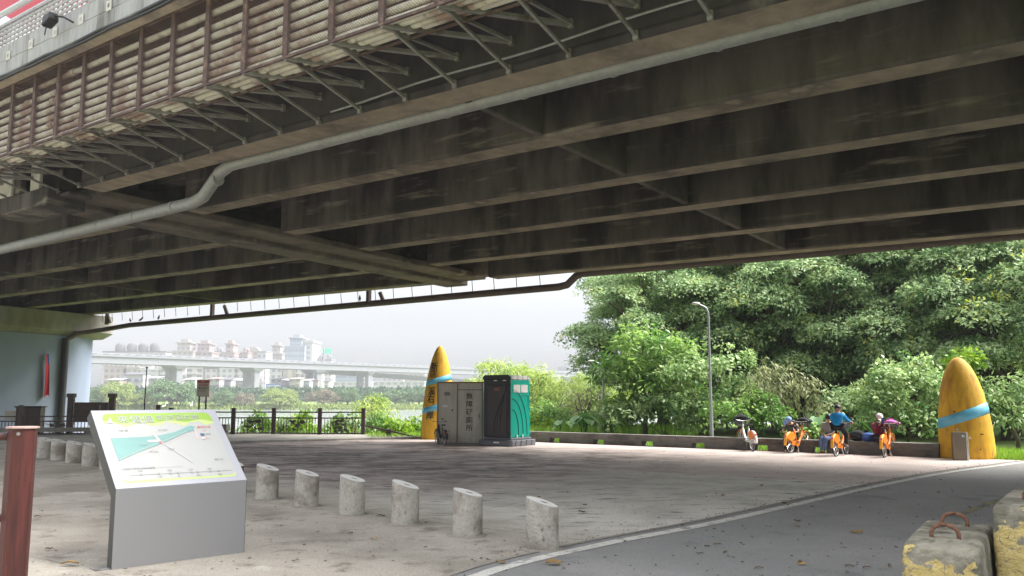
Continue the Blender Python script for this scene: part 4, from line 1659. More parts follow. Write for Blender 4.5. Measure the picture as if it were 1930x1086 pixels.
mb.prism([(-Wt - .12, -.16, 0), (.10, -.16, 0), (.16, -.1, 0), (.16, Dt + .1, 0), (-Wt - .12, Dt + .1, 0)], (0, 0, .2))
mb.build('skid_base', gryP, gt, bevel=.03)
MB().box(-Wt - .03, .04, -.03, Dt + .02, .201, zb).build('tank_rim', gryP, gt, bevel=.02)
mb = MB()
for k in range(4):
    y0 = .02 + .3 * k
    mb.prism([(.161, y0, .02), (.161, y0 + .03, .02), (.161, y0 + .09, .19), (.161, y0 + .06, .19)], (.008, 0, 0))
mb.build('skid_rib', blkM, gt)
MB().box(-.55, -.33, -.171, -.161, .10, .145).build('skid_label', whtM, gt)

# lamp posts ---------------------------------------------------------------------------
def lamp(loc, H, arm, dr, label, r=.055):
    t = empty('street_lamp', loc, dr, label, 'street lamp', 'grey street lamps')
    MB().tube([(0, 0, 0), (0, 0, .9), (0, 0, .901), (0, 0, H - .35)], [r * 1.35, r * 1.3, r, r * .8], 14).build('pole', lampM, t, smooth=True)
    pts = [(0, 0, H - .36), (-.02 * arm, 0, H - .15), (-.14 * arm, 0, H + .0), (-.36 * arm, 0, H + .06), (-.62 * arm, 0, H + .1)]
    MB().tube(pts, [r * .8, r * .75, r * .7, r * .6, r * .5], 10).build('arm', lampM, t, smooth=True)
    mb = MB()
    mb.ball((-.85 * arm, 0, H + .13), .30 * arm, .10, .05, 14, 8)
    mb.xf(Matrix.Translation((0, 0, 0)))
    mb.build('lamp_head', mat('lamp_head_white', (.62, .62, .6), rough=.4) if 'lamp_head_white' not in MATS else MATS['lamp_head_white'], t, smooth='all')
    mb = MB()
    mb.box(-.14, .14, -.14, .14, -.02, .03)
    for sx, sy in ((-1, -1), (1, -1), (1, 1), (-1, 1)):
        mb.tube([(.1 * sx, .1 * sy, .03), (.1 * sx, .1 * sy, .1)], .014, 6)
    mb.build('base_flange', lampM, t)
    return t


lq = W0 + wd * (WP(1340) + wlen / 2) - wn * 1.0
lh = (543 - 585) / FPX * CP + SP
lamp((at_y(1341, 800, lq.y).x, lq.y, .12), 4.3, .50, .25, 'tall grey street lamp with a curved arm rising behind the bench wall', .044)
lb = at_y(1138, 800, 33)
lamp((lb.x, lb.y, 0), 2.8, .52, .12, 'smaller grey street lamp among the bright bushes beyond the portable toilet', .045)

# river fence ------------------------------------------------------------------------------
def fence_run(P, z0, ht, label, name='river_fence', posts_w=.15, bays=None):
    t = empty(name, (P[0].x, P[0].y, z0), 0, label, 'fence')
    O = t.location
    for p in P:
        q = p - O
        MB().box(q.x - posts_w / 2, q.x + posts_w / 2, q.y - posts_w / 2, q.y + posts_w / 2, 0, ht + .05).build('post', brownM, t, bevel=.012)
    for i in range(len(P) - 1):
        a, b = P[i] - O, P[i + 1] - O
        d = (b - a).normalized()
        ln = (b - a).length
        a2, b2 = a + d * posts_w * .5, b - d * posts_w * .5

        def A(f, z):
            return a2.lerp(b2, f) + Vector((0, 0, z))
        mb = MB()
        for z in (ht - .04, ht * .73, .12):
            mb.bar(A(0, z), A(1, z), .05, .05)
        nb_ = max(6, int(ln / .13))
        for k in range(1, nb_):
            f = k / nb_
            if .3 < f < .7 and k % 4:
                continue
            mb.bar(A(f, .12), A(f, ht * .73), .022)
        mb.build('bar_panel', brownM, t)
        # pierced fish-and-wave plate in the middle of the bay
        mb = MB()
        rr = random.Random(i + int(P[0].x * 10))
        for k in range(7):
            f, z = rr.uniform(.34, .66), rr.uniform(.22, ht * .66)
            w_, h_ = rr.uniform(.05, .17), rr.uniform(.03, .075)
            c = A(f, z)
            nn = Vector((d.y, -d.x, 0)) * .006
            pts = [c + d * (w_ * math.cos(q)) + Vector((0, 0, h_ * math.sin(q) + .03 * math.cos(q * 2 + k))) - nn for q in [2 * PI * j / 12 for j in range(12)]]
            mb.prism(pts, nn * 2)
        mb.bar(A(.31, .2), A(.69, ht * .66), .02)
        mb.bar(A(.31, ht * .62), A(.69, .2), .02)
        mb.build('ornament', brownM, t)
    return t


FR = [Vector((-13.9, 35.3, 0)), G(448, 819), G(515, 822), G(602, 823), G(684, 823)]
FR[1] = Vector((-11.3, 35.15, 0))
fence_run([Vector((p.x, p.y, 0)) for p in FR], .08, 1.0, 'dark brown railing with pierced ornament panels above the river, right of the map stand')
FL_ = [Vector((-31, 33.6, 0)), Vector((-28.2, 33.8, 0)), Vector((-25.3, 34.0, 0)), Vector((-22.4, 34.2, 0)), Vector((-19.5, 34.4, 0)), Vector((-16.7, 34.9, 0)), Vector((-14.4, 35.25, 0))]
fence_run(FL_, .36, .84, 'dark brown railing on a stone kerb in front of the blue-grey bridge pier', 'river_fence')
fk = empty('fence_kerb', (-22, 34.2, 0), 0, 'grey stone kerb with gaps carrying the railing by the pier', 'kerb')
mb = MB()
for a, b in zip(FL_[:-1], FL_[1:]):
    mb.bar(Vector((a.x, a.y, .275)), Vector((b.x, b.y, .275)), .34, .16)
mb.build('kerb_beam', kerbM, fk, world=True)
for i, p in enumerate(FL_):
    MB().box(p.x - .4, p.x + .4, p.y - .16, p.y + .16, 0, .19).build('kerb_foot', kerbM, fk, world=True)
# descending handrail beyond the last post
hr = empty('ramp_handrail', (G(684, 823).x, 34.3, .08), 0, 'thin brown handrail sloping down from the last fence post to the sculpture', 'handrail')
pA, pB, pC = at_y(690, 803, 34.2), at_y(733, 812, 33.6), at_y(792, 826, 32.9)
MB().tube([pA, pB, pC], .035, 8).build('rail', brownM, hr, world=True)
MB().box(pB.x - .1, pB.x + .1, pB.y - .08, pB.y + .08, -.1, pB.z + .06).build('post', brownM, hr, world=True, bevel=.01)
# concrete bench by the railing
cbp = G(436, 823)
cbn = empty('concrete_bench', (-12.0, 34.1, .08), .02, 'dark concrete block bench standing before the railing by the map stand', 'bench')
MB().box(-.8, .85, -.25, .25, .16, .42).build('seat', wallM, cbn, bevel=.015)
MB().box(.2, .78, -.2, .2, 0, .16).build('leg', wallM, cbn)
MB().box(-.75, -.3, -.2, .2, 0, .16).build('leg', wallM, cbn)
# notice board
nbq = at_y(170, 790, 36.5)
nbd = empty('notice_board', (nbq.x, nbq.y, -.1), 0.05, 'brown notice board between two capped posts beside the bridge pier', 'notice board')
x0 = at_y(133, 790, 36.5).x - nbq.x
x1 = at_y(209, 790, 36.5).x - nbq.x
zt = at_y(133, 744, 36.5).z + .1
for x in (x0, x1):
    pst = MB().box(x - .11, x + .11, -.11, .11, 0, zt - .12).build('post', boardM, nbd, bevel=.01)
    MB().box(x - .15, x + .15, -.15, .15, zt - .119, zt + .05).build('post_cap', boardM, nbd, bevel=.02)
MB().box(x0 + .16, x1 - .16, -.04, .04, .62, zt - .32).build('board', boardM, nbd, bevel=.01)
MB().box(x0 + .115, x0 + .155, -.05, .05, .5, zt - .3).build('edge_strip', walkM, nbd)
MB().box(x1 - .155, x1 - .115, -.05, .05, .5, zt - .3).build('edge_strip', walkM, nbd)
# small dark cabinet and cream box by the pier
cbx = at_y(58, 790, 39)
ub = empty('utility_box', (cbx.x, cbx.y, -.2), 0.1, 'dark utility cabinet behind the railing at the foot of the pier', 'utility box')
MB().box(-.55, .5, -.25, .25, .05, 1.30).build('cabinet', brownM, ub, bevel=.02)
MB().box(-.62, .57, -.3, .3, 1.301, 1.36).build('lid', blkM, ub, bevel=.02)
MB().box(-1.05, -.56, -.2, .2, .75, 1.15).build('meter_box', signG, ub, bevel=.02)
MB().box(-.04, -.02, -.262, -.251, .2, 1.2).build('door_gap', holeM, ub)
# flag on the pier
fg = BL(47.05, 21.95, -2.3)
fl_ = empty('flag', (fg.x, fg.y, fg.z), TH - PI / 2 + .6, 'limp red and blue flag hanging from a short staff on the bridge pier', 'flag')
zt_ = at_y(88, 668, 44).z - fg.z
zb_ = at_y(92, 747, 44).z - fg.z
MB().tube([(0, .3, zt_ - .9), (0, -.25, zt_ + .25)], .022, 8).build('staff', lampM, fl_)
mbR, mbB = MB(), MB()
nh, nvv = 14, 20


def fpnt(i, j):
    f, g = i / nh, j / nvv
    z = zt_ + .1 - (zt_ - zb_ + .1) * g
    wid = .10 + .30 * g - .2 * max(0, g - .7)
    fold = .07 * math.sin(f * 9 + g * 2) * (.3 + g)
    return Vector(((f - .4) * wid + .09 * g, -.22 + fold + .06 * math.cos(f * 6), z - .08 * math.sin(f * 7) * g))


for j in range(nvv):
    for i in range(nh):
        f, g = i / nh, j / nvv
        tgt = mbB if (g < .24 and f > .65) else mbR
        tgt.add([fpnt(i, j), fpnt(i + 1, j), fpnt(i + 1, j + 1), fpnt(i, j + 1)], [(0, 1, 2, 3)])
mbR.build('red_cloth', flagR, fl_, smooth='all', fix=False)
mbB.build('blue_cloth', flagB, fl_, smooth='all', fix=False)
# warning sign
wq = at_y(381, 780, 36.5)
ws = empty('warning_sign', (wq.x, wq.y, -.1), 0, 'weathered warning sign with a red header on two dark legs above the railing', 'sign')
zs0, zs1 = at_y(381, 748, 36.5).z + .1, at_y(381, 716, 36.5).z + .1
hw_ = 12 / FPX * 36.5
for x in (-.15, .14):
    MB().tube([(x, 0, 0), (x, 0, zs0 + .05)], .035, 8).build('leg', blkM, ws)
MB().box(-hw_, hw_, -.03, .03, zs0, zs1).build('panel', signG, ws, bevel=.01)
MB().box(-hw_ + .005, hw_ - .005, -.034, -.031, zs1 - .14, zs1 - .01).build('header', signR, ws)
text('lettering', '水域危險', .095, signR, ws, frame((0, -.034, zs1 - .235), (1, 0, 0), (0, -1, 0)), .002, .001)
text('lettering', '禁止戲水', .095, boardM, ws, frame((0, -.034, zs1 - .36), (1, 0, 0), (0, -1, 0)), .002, .001)
text('lettering', '警告', .09, signG, ws, frame((0, -.0365, zs1 - .077), (1, 0, 0), (0, -1, 0)), .001, .001)
text('lettering', '新北市政府水利局', .04, boardM, ws, frame((-.04, -.034, zs1 - .47), (1, 0, 0), (0, -1, 0)), .001, .001)
# thin pole
tp_ = at_y(272, 775, 37)
po_ = empty('thin_pole', (tp_.x, tp_.y, -.3), 0, 'thin dark pole with a ball tip standing behind the map stand', 'pole')
zt_ = at_y(275, 694, 37).z + .3
dx = at_y(275, 694, 37).x - tp_.x
MB().tube([(0, 0, 0), (dx * .5 + .01, 0, zt_ * .5), (dx + .04, 0, zt_)], [.03, .026, .02], 8).build('shaft', blkM, po_, smooth=True)
MB().ball((dx + .04, 0, zt_ + .02), .05).build('ball_tip', blkM, po_, smooth='all')

# ================================================================== TREES AND SHRUBS
def gx(px, y):
    return at_y(px, 800, y).x


def rngp(s):
    return np.random.default_rng(s)


bigP = []
for sdv, m, R, H in ((11, LF_ban, 3.9, 9.6), (12, LF_ban2, 3.7, 9.2), (13, LF_ban, 4.2, 10.2)):
    r_ = rngp(sdv)
    lb = lobes_of(r_, R, H, 34, 1.25, .12)
    extra = ()
    bigP.append((lb, m, R, H, sdv))
spots = [(1250, 37, 0, .86, 'broad dark fig tree at the left end of the grove, against the sky'), (1405, 37, 1, 1.02, 'leafy fig tree directly behind the tall street lamp'),
         (1560, 36, 2, 1.0, 'fig tree with pale crown above the seated people'), (1725, 35, 0, 1.04, 'fig tree with a spreading crown left of the plump sculpture'),
         (1905, 32.5, 1, 1.06, 'fig tree behind the plump sculpture at the right edge of the photo'), (1335, 46, 2, 1.06, 'tall fig tree in the back row, left end of the grove'),
         (1500, 45, 0, 1.15, 'tall fig tree in the back row, above the dry vines'), (1665, 44, 1, 1.2, 'tall fig tree in the back row, middle of the grove'),
         (1830, 42, 2, 1.14, 'tall fig tree in the back row, behind the plump sculpture'), (2030, 36, 0, 1.1, 'fig tree past the right edge of the photo, leaning in'),
         (1995, 45, 1, 1.2, 'tall fig tree in the back row, right end of the grove')]
protos = {}
for i, (px, y, k, sc, lab) in enumerate(spots):
    loc = (gx(px, y), y, -.1)
    if k not in protos:
        lb, m, R, H, sdv = bigP[k]
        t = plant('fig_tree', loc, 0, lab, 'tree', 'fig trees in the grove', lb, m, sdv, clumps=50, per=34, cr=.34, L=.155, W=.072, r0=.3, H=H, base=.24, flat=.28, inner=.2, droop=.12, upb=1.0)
        t.scale = (sc,) * 3
        protos[k] = t
    else:
        replant(protos[k], loc, 1.3 * i, sc, lab)
# one long bare limb low in the grove
r_ = rngp(50)
LT = empty('fig_tree', (gx(2020, 31), 31, -.1), 0, 'fig tree with a long bare limb reaching in from the right edge', 'tree', 'fig trees in the grove')
A_ = [at_y(px, py, y) for px, py, y in ((2020, 640, 31), (1930, 657, 31), (1890, 650, 31), (1855, 628, 31.2), (1825, 612, 31.4), (1790, 607, 31.6), (1765, 603, 31.8))]
B_ = [at_y(px, py, y) for px, py, y in ((1855, 628, 31.2), (1815, 628, 31), (1795, 632, 30.9), (1770, 618, 30.8))]
C_ = [at_y(px, py, y) for px, py, y in ((1795, 632, 30.9), (1775, 650, 30.8), (1750, 668, 30.8))]
mb = MB()
mb.tube([LT.location, A_[0]], [.3, .2], 9)
mb.tube(A_, [.16, .13, .115, .10, .085, .06, .035], 9)
mb.tube(B_, [.05, .045, .04, .02], 7)
mb.tube(C_, [.03, .025, .012], 6)
mb.build('trunk', barkM, LT, world=True, smooth='all', fix=False)
P, D, N, T = crown_data([(.6, .3, 5.6, 1.9, 1.9, 1.1), (-.9, .6, 5.0, 1.4, 1.4, .9), (-1.2, -.6, 4.1, 1.0, 1.0, .8), (1.2, 0, 4.4, 1.4, 1.2, .9)], r_, 30, 30, .34, .32, .25, .15)
leaves('crown', P, D, N, .19 * r_.uniform(.75, 1.25, len(P)), .09, T, LF_ban, LT)

# leafy shrubs at the front of the grove
plant('leafy_shrub', (gx(1215, 32), 32, 0), 0, 'bright leafy tall shrub with drooping leaves in front of the left fig tree', 'shrub', None,
      [(0, 0, 3.6, 1.3, 1.2, .75), (-.8, .2, 2.7, 1.0, 1.0, .7), (1.0, 0, 3.2, 1.1, 1.0, .7), (.3, -.3, 2.2, 1.1, 1.0, .8), (-.3, 0, 1.2, 1.2, 1.0, .8), (1.3, .1, 1.8, .9, .9, .8)],
      LF_bush, 21, clumps=34, per=22, cr=.34, L=.27, W=.085, r0=.09, H=4, droop=.45)
plant('leafy_shrub', (gx(1330, 30.5), 30.5, 0), 0, 'dense climbing-covered shrub wrapped round the foot of the tall street lamp', 'shrub', None,
      [(-.6, .2, 2.3, 1.0, 1.0, .9), (.7, 0, 2.6, 1.1, 1.0, .9), (1.4, .2, 1.7, 1.0, .9, .9), (-1.1, .3, 1.2, 1.0, 1.0, .9), (.2, -.2, 1.1, 1.2, .9, .9)],
      LF_vine, 22, clumps=38, per=22, cr=.26, L=.15, W=.085, r0=.08, H=3, droop=.3)
sp = plant('hanging_vine', (gx(1495, 29.2), 29.2, 0), 0, 'tangle of dry yellowish vines drooping beside the shady gap', 'vine', None,
           [(-.5, .3, 2.5, .9, .8, .6), (.5, .2, 2.0, .8, .7, .6), (-.7, .2, 1.6, .9, .8, .7), (.9, -.1, 1.35, .55, .6, .5), (-1.2, .2, 2.0, .7, .7, .6)],
           LF_dry, 23, clumps=34, per=20, cr=.30, L=.2, W=.05, r0=.06, H=2.6, droop=1.1, tn='stem', cn='foliage')
plant('leafy_shrub', (gx(1420, 28.6), 28.6, 0), 0, 'low dark green shrub behind the white bicycle', 'shrub', None,
      [(-.9, .1, .9, .8, .7, .7), (0, .2, 1.2, .9, .7, .8), (.8, .1, .8, .8, .6, .6)], LF_bush, 24, clumps=44, per=20, cr=.24, L=.15, W=.08, r0=.04, H=1.2)
plant('vine_mound', (gx(1708, 26.8), 26.8, 0), 0, 'big pale mound of climbing leaves behind the person in maroon', 'vine', None,
      [(.2, .3, 2.05, 1.25, 1.0, .95), (-.8, .2, 1.35, .95, .9, .95), (1.0, .2, 1.65, 1.0, .9, .95), (-1.1, .1, .7, .7, .7, .6), (.2, -.1, .85, 1.2, .8, .8), (1.3, .1, .8, .7, .7, .8), (-.2, .4, 2.2, .7, .7, .5)],
      LF_vine, 25, clumps=62, per=22, cr=.22, L=.135, W=.075, r0=.05, H=2, droop=.35, tn='stem', cn='foliage')
plant('lime_sapling', (gx(1822, 27.6), 27.6, 0), 0, 'lime green sapling rising above the vine mound beside the plump sculpture', 'sapling', None,
      [(0, 0, 2.85, .5, .5, .28), (-.35, .1, 2.6, .4, .4, .22), (.4, .1, 2.55, .4, .4, .22), (.1, .1, 2.25, .5, .4, .25)], LF_lime, 26, clumps=70, per=16, cr=.2, L=.17, W=.09, r0=.035, H=2.7, base=.5)
plant('leafy_shrub', (gx(1915, 26.6), 26.6, 0), 0, 'pale feathery shrub at the right edge behind the plump sculpture', 'shrub', None,
      [(0, .2, 1.9, 1.0, .8, .55), (-.7, .2, 1.3, .8, .8, .6), (.9, .2, 1.5, .9, .8, .6), (.2, .0, .8, 1.3, .8, .7), (1.7, .2, 1.0, .9, .8, .8)],
      LF_vine, 27, clumps=40, per=22, cr=.3, L=.17, W=.06, r0=.06, H=2, droop=.5)
plant('leafy_shrub', (gx(1565, 26.6), 26.6, 0), 0, 'knee-high bright shrub just behind the bench wall beside the seated man', 'shrub', None,
      [(-.6, .1, .45, .6, .5, .35), (.1, .2, .6, .6, .5, .4), (-1.1, .2, .35, .5, .4, .35)], LF_bush, 28, clumps=80, per=18, cr=.16, L=.13, W=.075, r0=.02, H=.8)
plant('leafy_shrub', (gx(1262, 31), 31, 0), 0, 'dark shade-side shrub behind the bench wall left of the tall street lamp', 'shrub', None,
      [(-1.6, .2, .8, .9, .8, .7), (-.3, .2, 1.1, 1.0, .8, .9), (.7, .1, .8, .8, .7, .8)], LF_ban, 29, clumps=44, per=20, cr=.26, L=.17, W=.09, r0=.04, H=1.2)
plant('leafy_shrub', (gx(1610, 30), 30, 0), 0, 'dark shrub in the deep shade behind the riding child', 'shrub', None,
      [(-.6, .2, 1.1, .9, .8, .9), (.6, .2, 1.2, 1.0, .8, .9)], LF_ban, 30, clumps=40, per=20, cr=.28, L=.17, W=.09, r0=.05, H=1.5)

us = None
for i, (px, y, sc, lab) in enumerate(((1300, 41, 1.0, 'dark undergrowth bush at the back of the grove, behind the tall street lamp'), (1420, 40, 1.15, 'dark undergrowth bush at the back of the grove, behind the white bicycle'), (1530, 39, 1.1, 'dark undergrowth bush at the back of the grove, behind the blue-capped person'),
                                      (1625, 39, 1.25, 'dark undergrowth bush at the back of the grove, behind the riding child'), (1730, 38, 1.15, 'dark undergrowth bush at the back of the grove, behind the vine mound'), (1840, 37, 1.2, 'dark undergrowth bush at the back of the grove, behind the plump sculpture'), (1950, 36, 1.2, 'dark undergrowth bush at the back of the grove, right edge'),
                                      (1370, 44, 1.3, 'dark undergrowth bush in the last row, left end'), (1575, 43, 1.4, 'dark undergrowth bush in the last row, middle'), (1780, 41, 1.4, 'dark undergrowth bush in the last row, right end'))):
    loc = (gx(px, y), y, -.1)
    if us is None:
        us = plant('undergrowth_bush', loc, 0, lab, 'bush', 'undergrowth of the grove', [(-1.3, 0, 1.0, 1.2, .9, 1.1), (0, .2, 1.6, 1.3, 1.0, 1.3), (1.3, 0, 1.1, 1.2, .9, 1.2), (.2, -.3, .7, 1.4, .8, .8)],
                   LF_ban, 40, clumps=34, per=20, cr=.32, L=.2, W=.11, r0=.05, H=2, tn='stem', cn='foliage', inner=.35)
    else:
        replant(us, loc, i * 1.1, sc, lab)

# taro with big heart-shaped leaves
def taro(loc, lab, n, sc, seed):
    t = empty('taro_plant', loc, 0, lab, 'taro')
    rr = random.Random(seed)
    for i in range(n):
        a = rr.uniform(0, 6.28)
        h = sc * rr.uniform(.7, 1.15)
        tip = Vector((math.cos(a) * .35 * sc, math.sin(a) * .3 * sc, h))
        mb = MB()
        mb.tube([(0, 0, 0), tip * .55 + Vector((0, 0, .12)), tip], [.022, .017, .012], 6)
        st = mb.build('stem', LF_taro, t, smooth='all')
        mb = MB()
        d = Vector((math.cos(a), math.sin(a) - .6, -.75)).normalized()
        s = d.cross(Vector((0, 0, 1))).normalized()
        u = s.cross(d)
        W_, L_ = .25 * sc, .62 * sc
        pr = []
        rows_ = 7
        for k in range(rows_):
            f = k / (rows_ - 1)
            wv = W_ * (math.sin(PI * (.18 + .82 * f)) ** .8 if f < 1 else 0.001)
            for q in (-1, -.5, 0, .5, 1):
                pr.append(tip + d * (L_ * (f - .22)) + s * (wv * q) + u * (.05 * abs(q) - .06 * f * f + .012 * math.sin(9 * f + q * 3)))
        mb.add(pr, [(k * 5 + j, k * 5 + j + 1, k * 5 + j + 6, k * 5 + j + 5) for k in range(rows_ - 1) for j in range(4)])
        o = mb.build('leaf', LF_taro, t, smooth='all', fix=False)
        at = o.data.attributes.new('tint', 'FLOAT', 'FACE')
        at.data.foreach_set('value', [rr.uniform(.35, .8)] * len(o.data.polygons))
    return t


taro((gx(1545, 27), 27, 0), 'taro plant with upright heart leaves between the blue-capped and grey-shirted people', 5, .85, 1)
taro((gx(1612, 25.9), 25.9, 0), 'taro plant with one large pale leaf right of the riding child', 5, .8, 7)
taro((gx(1100, 33.2), 33.2, -.05), 'taro clump behind the bench wall near the smaller street lamp', 7, .8, 3)
taro((gx(1140, 32.6), 32.6, -.05), 'bright taro clump at the shade edge left of the leafy shrub', 6, .8, 4)
taro((gx(1060, 33.6), 33.6, -.05), 'small taro clump behind the bench wall beside the portable toilet', 5, .6, 5)

# riverside willows and bushes
def z_at(x, y):
    return hgt(x, y)


def wlw(px, y, ztop, R, lab, seed, m=LF_will, nm='willow_tree', cat='tree', L=.3, W=.055, cl=26):
    x = gx(px, y)
    zb_ = z_at(x, y)
    H = ztop - zb_
    r_ = rngp(seed)
    lb = []
    for i in range(13):
        a = 2.4 * i
        f = (i + .5) / 13
        rr = R * math.sqrt(1 - (f * .9) ** 2) * .72
        lb.append((rr * math.cos(a), rr * math.sin(a), H * (.28 + .6 * f), R * .38, R * .38, H * .13))
    return plant(nm, (x, y, zb_), seed, lab, cat, None, lb, m, seed, clumps=cl, per=22, cr=.34, L=L, W=W, r0=.12, H=H, droop=.8, base=.25, flat=.5)


wlw(970, 52, 4.15, 3.1, 'feathery yellow-green willow rising behind the toilet cabins', 31)
wlw(1028, 49, 3.3, 2.6, 'willow with loose pale crown right of the portable toilet', 32)
wlw(1150, 55, 3.6, 3.0, 'pale willow behind the smaller street lamp', 33)
wlw(905, 50, 3.0, 1.9, 'low yellow willow behind the grey toilet cabin', 34)
wlw(1104, 45, 2.35, 1.5, 'greyish sparse shrub with bare lower stems left of the smaller street lamp', 35, LF_dry, 'grey_shrub', 'shrub', .2, .05, 20)
wlw(706, 44, 1.85, 1.15, 'round olive willow beyond the last fence post', 36, LF_will, L=.22, W=.05, cl=34)
wlw(850, 47, 2.1, 1.2, 'small willow seen between the tall sculpture and the cabin roof', 37)
bsh = [(1012, 37, .95, .8, 'yellow-green low bush right of the portable toilet', LF_lime), (1045, 38, 1.25, .95, 'bright bush below the willow right of the portable toilet', LF_bush), (1085, 37, .8, .8, 'low bush among the taro left of the smaller street lamp', LF_bush),
       (1125, 38, 1.0, .9, 'bush at the foot of the smaller street lamp', LF_bush), (1165, 36, 1.5, 1.0, 'lime bush at the left edge of the grove', LF_lime), (1020, 43, 1.5, 1.3, 'dark bush below the willow, behind the portable toilet', LF_bush),
       (488, 37.4, 1.0, .75, 'bush behind the railing next to the map stand', LF_bush), (535, 37.4, .8, .6, 'dark bush behind the second railing bay', LF_ban2), (575, 37.0, 1.05, .75, 'yellow-flecked bush behind the middle railing bay', LF_lime),
       (640, 36.8, .9, .65, 'bush behind the right railing bay', LF_bush), (668, 36.6, .85, .5, 'small bush beside the last railing post', LF_ban2), (712, 36.2, 1.0, .75, 'broad-leaved bush right of the last railing post', LF_bush),
       (745, 35.6, .75, .65, 'broad-leaved bush above the sloping handrail', LF_lime), (782, 36.5, .8, .5, 'bush against the left side of the tall sculpture', LF_lime), (240, 38.5, .9, 1.0, 'bush behind the railing left of the thin pole', LF_bush)]
for i, (px, y, zt_, R, lab, m) in enumerate(bsh):
    x = gx(px, y)
    zb_ = z_at(x, y)
    H = zt_ - zb_
    plant('leafy_bush', (x, y, zb_), i, lab, 'bush', None, [(0, 0, H * .62, R * .7, R * .7, H * .38), (-R * .5, .1, H * .42, R * .55, R * .5, H * .34), (R * .5, 0, H * .4, R * .55, R * .5, H * .36), (.1, -.1, H * .25, R * .7, R * .6, H * .25)],
          m, 60 + i, clumps=64, per=16, cr=.2, L=.17, W=.085, r0=.03, H=H, droop=.4, tn='stem', cn='foliage')

# grass behind the wall, on the bank, and reeds
def blades(name, regions, n, L, seed, m, label, cat='grass', jitter=.35):
    r_ = rngp(seed)
    Ps = []
    for (poly_, share) in regions:
        k = int(n * share)
        a, b, c, d = [np.array((p[0], p[1])) for p in poly_]
        u, v = r_.random((k, 1)), r_.random((k, 1))
        q = a * (1 - u) * (1 - v) + b * u * (1 - v) + c * u * v + d * (1 - u) * v
        Ps.append(q)
    q = np.concatenate(Ps)
    z = np.array([hgt(x, y) for x, y in q])
    P = np.column_stack([q, z])
    D = np.column_stack([r_.normal(0, jitter, (len(q), 2)), np.ones(len(q))])
    Nn = np.column_stack([r_.normal(0, 1, (len(q), 2)), np.full(len(q), .15)])
    ls = L * r_.uniform(.5, 1.3, len(q))
    o = leaves(name, P, D, Nn, ls, np.maximum(.016, ls * .1), np.clip(r_.normal(.5, .22, len(q)), 0, 1), m, None, .05)
    return tag(o, label, cat, kind='stuff')


b_ = W0 - wd * 2 - wn * .5
e_ = W1 + wd * .25 - wn * .5
blades('grass', [([b_, e_, e_ - wn * 2.2, b_ - wn * 2.2], .55), ([W1 + wd * .3 - wn * .1, W1 + wd * 5 - wn * .3, W1 + wd * 6 - wn * 3.5, W1 + wd * .3 - wn * 3.5], .25),
                 ([G(700, 829), G(805, 827), Vector((-3.2, 46, 0)), Vector((-8.5, 44, 0))], .2)], 42000, .2, 71, LF_gra, 'bright short grass behind the bench wall and on the river bank', 'grass')
blades('tall_weeds', [([Vector((0.5, 33.5, 0)), Vector((6.5, 32, 0)), Vector((9, 40, 0)), Vector((0, 40, 0))], .6), ([Vector((-6, 37, 0)), Vector((-3.4, 37, 0)), Vector((-3.4, 41, 0)), Vector((-6, 42, 0))], .1),
                      ([Vector((-14, 36.5, 0)), Vector((-6.5, 35.6, 0)), Vector((-6.5, 38, 0)), Vector((-14, 39, 0))], .08)], 6500, .5, 72, LF_gra, 'tall green weeds beyond the wall and the railing', 'weeds', .42)

# ================================================================== FAR BANK
farP = {}
def fartree(px, pyt, pyb, wpx, y, m, lab, key, nm='riverside_tree', lobes=10, bare=False):
    x = at_y(px, 760, y).x
    zb_ = hgt(x, y) - .1
    sc_ = FPX / y
    H = (pyb - pyt) / sc_
    R = wpx / sc_ / 2
    if key in farP:
        p, H0, R0 = farP[key]
        return replant(p, (x, y, zb_), px * .37, (R / R0, R / R0, H / H0), lab)
    r_ = rngp(abs(hash(key)) % 1000 if not isinstance(key, int) else key)
    lb = []
    for i in range(lobes):
        a = 2.4 * i
        f = (i + .5) / lobes
        rr = R * math.sqrt(1 - (f * .88) ** 2) * .68
        lb.append((rr * math.cos(a), rr * math.sin(a), H * (.2 + .64 * f), R * .42, R * .42, H * .17))
    t = plant(nm, (x, y, zb_), 0, lab, 'tree', 'trees on the far bank', lb, m, key, clumps=(5 if not bare else 2) * 16 / R ** 2 * 3.2 if R > 3 else 16, per=16, cr=R * .13, L=R * .085, W=R * .04, r0=R * .07, H=H, droop=.4, base=.2, inner=.2)
    farP[key] = (t, H, R)
    return t


fartree(222, 722, 775, 66, 236, LF_farY, 'pale green riverside tree at the left, next to the bridge pier', 81)
fartree(322, 724, 776, 104, 238, LF_far, 'widest riverside tree, dark green, between the thin pole and the warning sign', 82)
fartree(420, 742, 776, 46, 238, LF_far, 'round dark riverside tree just right of the warning sign', 82)
fartree(461, 748, 776, 42, 238, LF_bare, 'brownish bush-like riverside tree right of the dark one', 83)
fartree(527, 738, 776, 74, 237, LF_farY, 'large round olive riverside tree above the middle of the railing', 81)
fartree(608, 735, 768, 66, 244, LF_bare, 'leafless brown riverside tree beneath the viaduct', 83)
fartree(655, 730, 764, 52, 248, LF_far, 'dark green riverside tree below the third viaduct pier', 82)
fartree(700, 736, 764, 40, 252, LF_far, 'dark riverside tree right of the third viaduct pier', 82)
fartree(745, 742, 773, 60, 244, LF_far, 'misty riverside tree left of the tall sculpture', 82)
fartree(790, 740, 773, 56, 246, LF_far, 'misty riverside tree partly behind the tall sculpture', 82)
fartree(272, 745, 776, 44, 236, LF_farY, 'olive low riverside tree left of the widest one', 81)
fartree(385, 748, 774, 40, 246, LF_bare, 'brown thin riverside tree behind the warning sign', 83)
fartree(183, 735, 776, 60, 240, LF_far, 'riverside tree mostly behind the bridge pier', 82)
